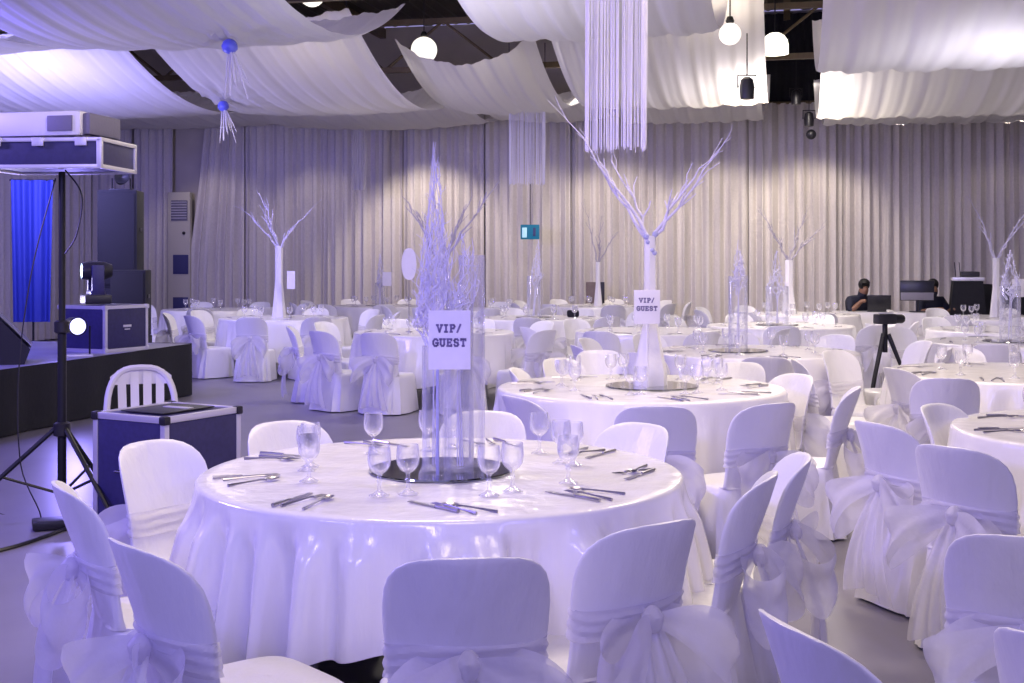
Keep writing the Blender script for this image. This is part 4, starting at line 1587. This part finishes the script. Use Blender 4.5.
# shelf case with silver edges
t = thing('projector_tray', 'flat blue case with silver edges on the tripod under the projector', 'flight case', (TX - 0.02, TY, zs + 0.002), -0.10)
wdt = 0.74
MB().box((0, 0, 0.09), (wdt, 0.5, 0.155), bev=0.004).build('case_body', 'case_laminate', t)
mb = MB()
for sz in (0.012, 0.168):
    for sy in (-1, 1):
        mb.box((0, sy * 0.243, sz), (wdt + 0.02, 0.03, 0.024), bev=0.004)
    for sx in (-1, 1):
        mb.box((sx * (wdt / 2 - 0.004), 0, sz), (0.03, 0.5, 0.024), bev=0.004)
for sx in (-1, 1):
    mb.box((sx * (wdt / 2 - 0.004), -0.243, 0.09), (0.03, 0.03, 0.17), bev=0.004)
    mb.box((sx * (wdt / 2 - 0.004), 0.243, 0.09), (0.03, 0.03, 0.17), bev=0.004)
mb.build('edge_trim', 'aluminium', t)
for sx in (-0.26, -0.0, 0.26):
    MB().box((sx, -0.262, 0.155), (0.07, 0.012, 0.05), bev=0.003).build('latch', 'aluminium', t)
t = thing('projector', 'white video projector with dark lens side on the blue case', 'projector', (TX + 0.0, TY, zs + 0.184), -0.20)
MB().box((-0.04, 0, 0.085), (0.56, 0.40, 0.15), bev=0.03).build('body', 'projector_white', t)
MB().box((0.11, -0.203, 0.085), (0.16, 0.012, 0.09), bev=0.004).build('vent_grille', 'grille_dark', t)
MB().box((0.262, 0.0, 0.083), (0.055, 0.36, 0.13), bev=0.02).build('rear_panel', 'grille_dark', t)
MB().box((-0.04, -0.03, 0.163), (0.3, 0.2, 0.006), bev=0.002).build('top_panel', 'projector_white', t)
for sx in (-1, 1):
    for sy in (-1, 1):
        MB().lathe([(0.02, 0.0), (0.02, 0.012)], 10, (sx * 0.2, sy * 0.15, 0), capb=True).build('foot', 'black_plastic', t)

# cables on the floor and from the stand
def cable(label, pts, r=0.008):
    mb = MB()
    P_ = [Vector(p) for p in pts]
    sm = []
    for i in range(len(P_) - 1):
        p0, p1, p2, p3 = P_[max(0, i - 1)], P_[i], P_[i + 1], P_[min(len(P_) - 1, i + 2)]
        for k in range(8):
            s = k / 8
            sm.append(0.5 * ((2 * p1) + (p2 - p0) * s + (2 * p0 - 5 * p1 + 4 * p2 - p3) * s * s + (3 * p1 - p0 - 3 * p2 + p3) * s ** 3))
    sm.append(P_[-1])
    mb.tube(sm, r, 6)
    o = mb.build('cable', 'black_plastic')
    return tag(o, label, 'cable')


fpt = lambda px, py, z=0.009: Vector(((px - 512) / F * (F * EYE / (py - HOR)), F * EYE / (py - HOR), z))
cable('black cable drooping from the projector stand to the floor', [(TX - 0.02, TY - 0.05, 2.05), (TX - 0.15, TY - 0.08, 1.5), (TX - 0.22, TY - 0.1, 0.9), (TX - 0.2, TY - 0.12, 0.35), fpt(40, 522), fpt(-10, 512)], 0.004)
cable('black cable running along the floor past the tripod foot', [fpt(-25, 558), fpt(15, 548), fpt(45, 538), fpt(70, 530), fpt(95, 533)], 0.012)
cable('thin black cable curling up beside the upper tripod pole', [(TX + 0.03, TY - 0.03, 2.1), (TX + 0.13, TY - 0.03, 1.95), (TX + 0.10, TY - 0.03, 1.72), (TX + 0.03, TY - 0.03, 1.6)], 0.005)
o = MB().box((0, 0, 0.03), (0.26, 0.16, 0.05), bev=0.012).build('power_strip', 'black_plastic', None, loc=fpt(56, 528, 0), rz=0.4)
tag(o, 'small black power box lying on the floor at the tripod', 'power strip')

# ------------------------------------------------------------------ people, desk and rack at the rear right
DKY = 19.8
dk = thing('control_desk', 'white-clothed control desk before the back curtain', 'table', (at(884, 0, DKY).x, DKY, 0), -YAW)
MB().box((0, 0, 0.735), (1.6, 0.6, 0.03), bev=0.005).build('tabletop', 'plastic_white', dk)


def dsk(u, v):
    per = [(-0.82, -0.31), (0.82, -0.31), (0.82, 0.31), (-0.82, 0.31)]
    s = u * 4
    i = min(3, int(s))
    f = s - i
    a, b = per[i], per[(i + 1) % 4]
    o = 0.012 * sin(u * 150) * (1 - v)
    nx, ny = [(0, -1), (1, 0), (0, 1), (-1, 0)][i]
    return (a[0] + (b[0] - a[0]) * f + nx * o, a[1] + (b[1] - a[1]) * f + ny * o, 0.02 + 0.735 * v)


MB().grid(dsk, 241, 3).build('table_skirt', 'satin', dk)


def person(label, x, y, rz, lean, head_px, arm_up):
    """seated figure: one continuous skinned body, hair on top"""
    t = thing('person', label, 'person', (x, y, 0), rz)
    J = {}
    hp_z = 0.50
    pel = Vector((0, 0, hp_z))
    che = Vector((0, 0.16 * lean, hp_z + 0.34))
    nec = Vector((0, 0.22 * lean, hp_z + 0.48))
    hd0 = Vector((0, 0.27 * lean, hp_z + 0.55))
    hd1 = Vector((0, 0.31 * lean, hp_z + 0.68))
    V = [pel, che, nec, hd0, hd1]
    Rr = [(0.17, 0.14), (0.20, 0.135), (0.062, 0.064), (0.082, 0.092), (0.070, 0.084)]
    E = [(0, 1), (1, 2), (2, 3), (3, 4)]
    for sx in (-1, 1):
        i0 = len(V)
        hand = Vector((sx * (0.12 if not arm_up or sx < 0 else 0.10), 0.50, 0.80)) if not (arm_up and sx > 0) else Vector((0.10, 0.38, 0.92))
        V += [che + Vector((sx * 0.19, 0.02, 0.09)), Vector((sx * 0.27, 0.20 * lean + 0.08, hp_z + 0.24)), hand, hand + Vector((-sx * 0.02, 0.08, 0.0))]
        Rr += [(0.075, 0.075), (0.055, 0.055), (0.034, 0.034), (0.036, 0.020)]
        E += [(1, i0), (i0, i0 + 1), (i0 + 1, i0 + 2), (i0 + 2, i0 + 3)]
        i0 = len(V)
        V += [Vector((sx * 0.11, 0.04, hp_z - 0.02)), Vector((sx * 0.14, 0.44, hp_z)), Vector((sx * 0.14, 0.42, 0.09)), Vector((sx * 0.15, 0.58, 0.045))]
        Rr += [(0.088, 0.085), (0.062, 0.062), (0.042, 0.042), (0.042, 0.034)]
        E += [(0, i0), (i0, i0 + 1), (i0 + 1, i0 + 2), (i0 + 2, i0 + 3)]
    me = bpy.data.meshes.new('body')
    me.from_pydata([tuple(v) for v in V], E, [])
    o = bpy.data.objects.new('body', me)
    col.objects.link(o)
    sk = o.modifiers.new('skin', 'SKIN')
    for i, sv in enumerate(me.skin_vertices[0].data):
        sv.radius = Rr[i]
        sv.use_root = (i == 0)
    sb = o.modifiers.new('sub', 'SUBSURF')
    sb.levels = 2
    sb.render_levels = 2
    dg = bpy.context.evaluated_depsgraph_get()
    dg.update()
    m2 = bpy.data.meshes.new_from_object(o.evaluated_get(dg))
    bpy.data.objects.remove(o)
    # face: nose and brow pushed out on the front of the head
    hc = (hd0 + hd1) / 2
    for v in m2.vertices:
        d = v.co - hc
        if d.length < 0.13 and d.y > 0.04 and abs(d.x) < 0.02 and -0.03 < d.z < 0.03:
            v.co.y += 0.018
    m2.materials.clear()
    for n_ in ('shirt_navy', 'skin', 'black_cloth'):
        m2.materials.append(M[n_])
    kinds = []
    for (i, j) in E:
        kinds.append(1 if (i, j) in ((2, 3), (3, 4)) else 0)
    for sx in range(2):
        o_ = 4 + sx * 8
        for q_, kd in enumerate((0, 0, 1, 1, 2, 2, 2, 2)):
            kinds[o_ + q_] = kd

    def seg(p, a_, b_):
        ab = b_ - a_
        t_ = max(0.0, min(1.0, (p - a_).dot(ab) / max(1e-9, ab.dot(ab))))
        return (p - a_ - ab * t_).length
    for f in m2.polygons:
        c_ = f.center
        best = min(range(len(E)), key=lambda q_: seg(c_, V[E[q_][0]], V[E[q_][1]]) / (0.5 * (Rr[E[q_][0]][0] + Rr[E[q_][1]][0])))
        f.material_index = kinds[best]
        f.use_smooth = True
    bo = link('body', m2, t)
    mb = MB()
    mb.sphere((hd1.x, hd1.y - 0.02, hd1.z + 0.005), 0.104, 16, 12, (0.86, 1.0, 0.95))
    for i, v in enumerate(mb.v):
        dz = v[2] - hd1.z
        if v[1] > hd1.y + 0.02 and dz < 0.02:
            mb.v[i] = (v[0] * 0.8, hd1.y + 0.02, max(v[2], hd1.z + 0.0))
    mb.build('hair', 'hair_black', t)
    # stool the person sits on
    s = thing('stool', 'low dark stool under the ' + label.split(' with')[0].split(' in ')[0] + ' ' + ('leaning over the laptop' if arm_up else 'behind the monitor'), 'stool', (x, y, 0), rz)
    MB().lathe([(0.001, 0.30), (0.17, 0.30), (0.18, 0.315), (0.18, 0.345), (0.17, 0.36), (0.001, 0.365)], 20).build('seat', 'black_plastic', s)
    for k in range(4):
        a = pi / 4 + k * pi / 2
        MB().tube([(0.12 * cos(a), 0.12 * sin(a), 0.30), (0.18 * cos(a), 0.18 * sin(a), 0.0)], 0.014, 6).build('leg', 'black_metal', s)
    return t


pA = at(851, 300, 20.45)
person('person in dark blue top leaning over a laptop', pA.x, pA.y, radians(205), 1.1, None, True)
pB = at(928, 300, 20.2)
person('person in black top sitting behind a monitor', pB.x, pB.y, radians(195), 0.5, None, False)

# laptop and monitor on the desk
lp = at(880, 312, 19.8)
t = thing('laptop', 'open black laptop on the control desk seen from behind', 'laptop', (lp.x, 19.85, 0.757), -YAW)
MB().box((0, 0.10, 0.008), (0.36, 0.25, 0.014), bev=0.003).build('keyboard_base', 'black_plastic', t)
o = MB().box((0, 0, 0.13), (0.36, 0.010, 0.25), bev=0.003).build('screen', 'screen_dark', t)
o.location = (0, -0.04, 0.012)
o.rotation_euler = (radians(8), 0, 0)
mp = at(917, 300, 19.65)
t = thing('monitor', 'wide dark monitor on the control desk seen from behind', 'monitor', (mp.x, 19.65, 0.757), -YAW)
MB().box((0, 0, 0.34), (0.52, 0.04, 0.32), bev=0.008).build('panel', 'screen_dark', t)
MB().box((0, -0.022, 0.25), (0.50, 0.012, 0.12), bev=0.004).build('rear_cover', 'screen_grey', t)
MB().tube([(0, 0, 0.01), (0, 0, 0.2)], 0.022, 8).build('neck', 'black_plastic', t)
MB().box((0, 0, 0.008), (0.24, 0.17, 0.014), bev=0.004).build('base', 'black_plastic', t)

# rack
rp = at(967, 310, 19.87)
zt_ = EYE - (281 - HOR) * 19.87 / F
t = thing('equipment_rack', 'black equipment rack with a silver mixer strip beside the control desk', 'rack', (rp.x, 19.87, 0), -YAW - 0.05)
mb = MB()
vs = []
for z, wd in ((0.0, 0.56), (0.62, 0.56), (zt_, 0.44)):
    for sx, sy in ((-1, -1), (1, -1), (1, 1), (-1, 1)):
        vs.append((sx * wd / 2, sy * 0.26, z))
mb.add(vs, [(3, 2, 1, 0), (0, 1, 5, 4), (1, 2, 6, 5), (2, 3, 7, 6), (3, 0, 4, 7), (4, 5, 9, 8), (5, 6, 10, 9), (6, 7, 11, 10), (7, 4, 8, 11), (8, 9, 10, 11)])
mb.build('cabinet', 'black_cloth', t, smooth=False)
MB().box((0, -0.03, zt_ + 0.035), (0.48, 0.46, 0.06), bev=0.008).build('mixer_strip', 'aluminium', t)
MB().box((0.04, 0.0, zt_ + 0.11), (0.28, 0.3, 0.085), bev=0.015).build('top_unit', 'black_plastic', t)
for sx in (-0.17, -0.1):
    MB().tube([(sx, 0, zt_ + 0.06), (sx - 0.02, 0, zt_ + 0.30)], 0.006, 5).build('antenna', 'black_metal', t)
for px, hpx, wpx, lab in ((985, 50, 9, 'dark upright speaker cabinet just past the equipment rack'), (1003, 46, 7, 'dark speaker cabinet beside the slender branch tree'), (1020, 40, 12, 'black case under the pale card sign')):
    d = 20.3
    q = at(px, 300, d)
    speaker('loudspeaker', lab, q.x, d, 0.0, -0.2, wpx * d / F * 1.3, 0.3, EYE - (304 - hpx * 0.4 - HOR) * d / F)

# camera tripod in the aisle
cp = at(885, 320, 12.27)
t = thing('camera_tripod', 'black video camera on a small tripod standing in the aisle', 'camera tripod', (cp.x, 12.27, 0), 0.2)
zt_ = EYE - (322 - HOR) * 12.27 / F
MB().box((0.0, 0, zt_ + 0.03), (0.20, 0.12, 0.10), bev=0.015).build('camera_body', 'black_plastic', t)
MB().lathe([(0.001, -0.0), (0.045, 0.0), (0.045, 0.08), (0.035, 0.10)], 16).build('lens', 'black_metal', t)
for ch in t.children:
    if ch.name.startswith('lens'):
        ch.location = (0.10, 0, zt_ + 0.03)
        ch.rotation_euler = (0, radians(90), 0)
MB().box((-0.02, -0.05, zt_ + 0.09), (0.16, 0.02, 0.014), bev=0.003).build('carry_handle', 'aluminium', t)
MB().tube([(0, 0, zt_ - 0.30), (0, 0, zt_)], 0.026, 10).build('column', 'black_metal', t)
for k in range(3):
    a = radians(90 + 120 * k)
    MB().tube([(0.03 * cos(a), 0.03 * sin(a), zt_ - 0.12), (0.2 * cos(a), 0.2 * sin(a), 0.4), (0.32 * cos(a), 0.32 * sin(a), 0.0)], [0.024, 0.018, 0.014], 8).build('leg', 'black_metal', t)
MB().tube([(0, -0.03, zt_ - 0.03), (-0.10, -0.16, zt_ - 0.14)], 0.008, 6).build('pan_handle', 'black_metal', t)
# small black bag on a chair and small black camera on the rear table
q = at(573, 305, 17.6)
o = MB().box((0, 0, 0.05), (0.17, 0.12, 0.1), bev=0.03).build('camera_bag', 'black_cloth', None, loc=(q.x, 17.6, ZT + 0.001))
tag(o, 'small black bag lying on the rear table by the posters', 'bag')
bpy.context.view_layer.update()
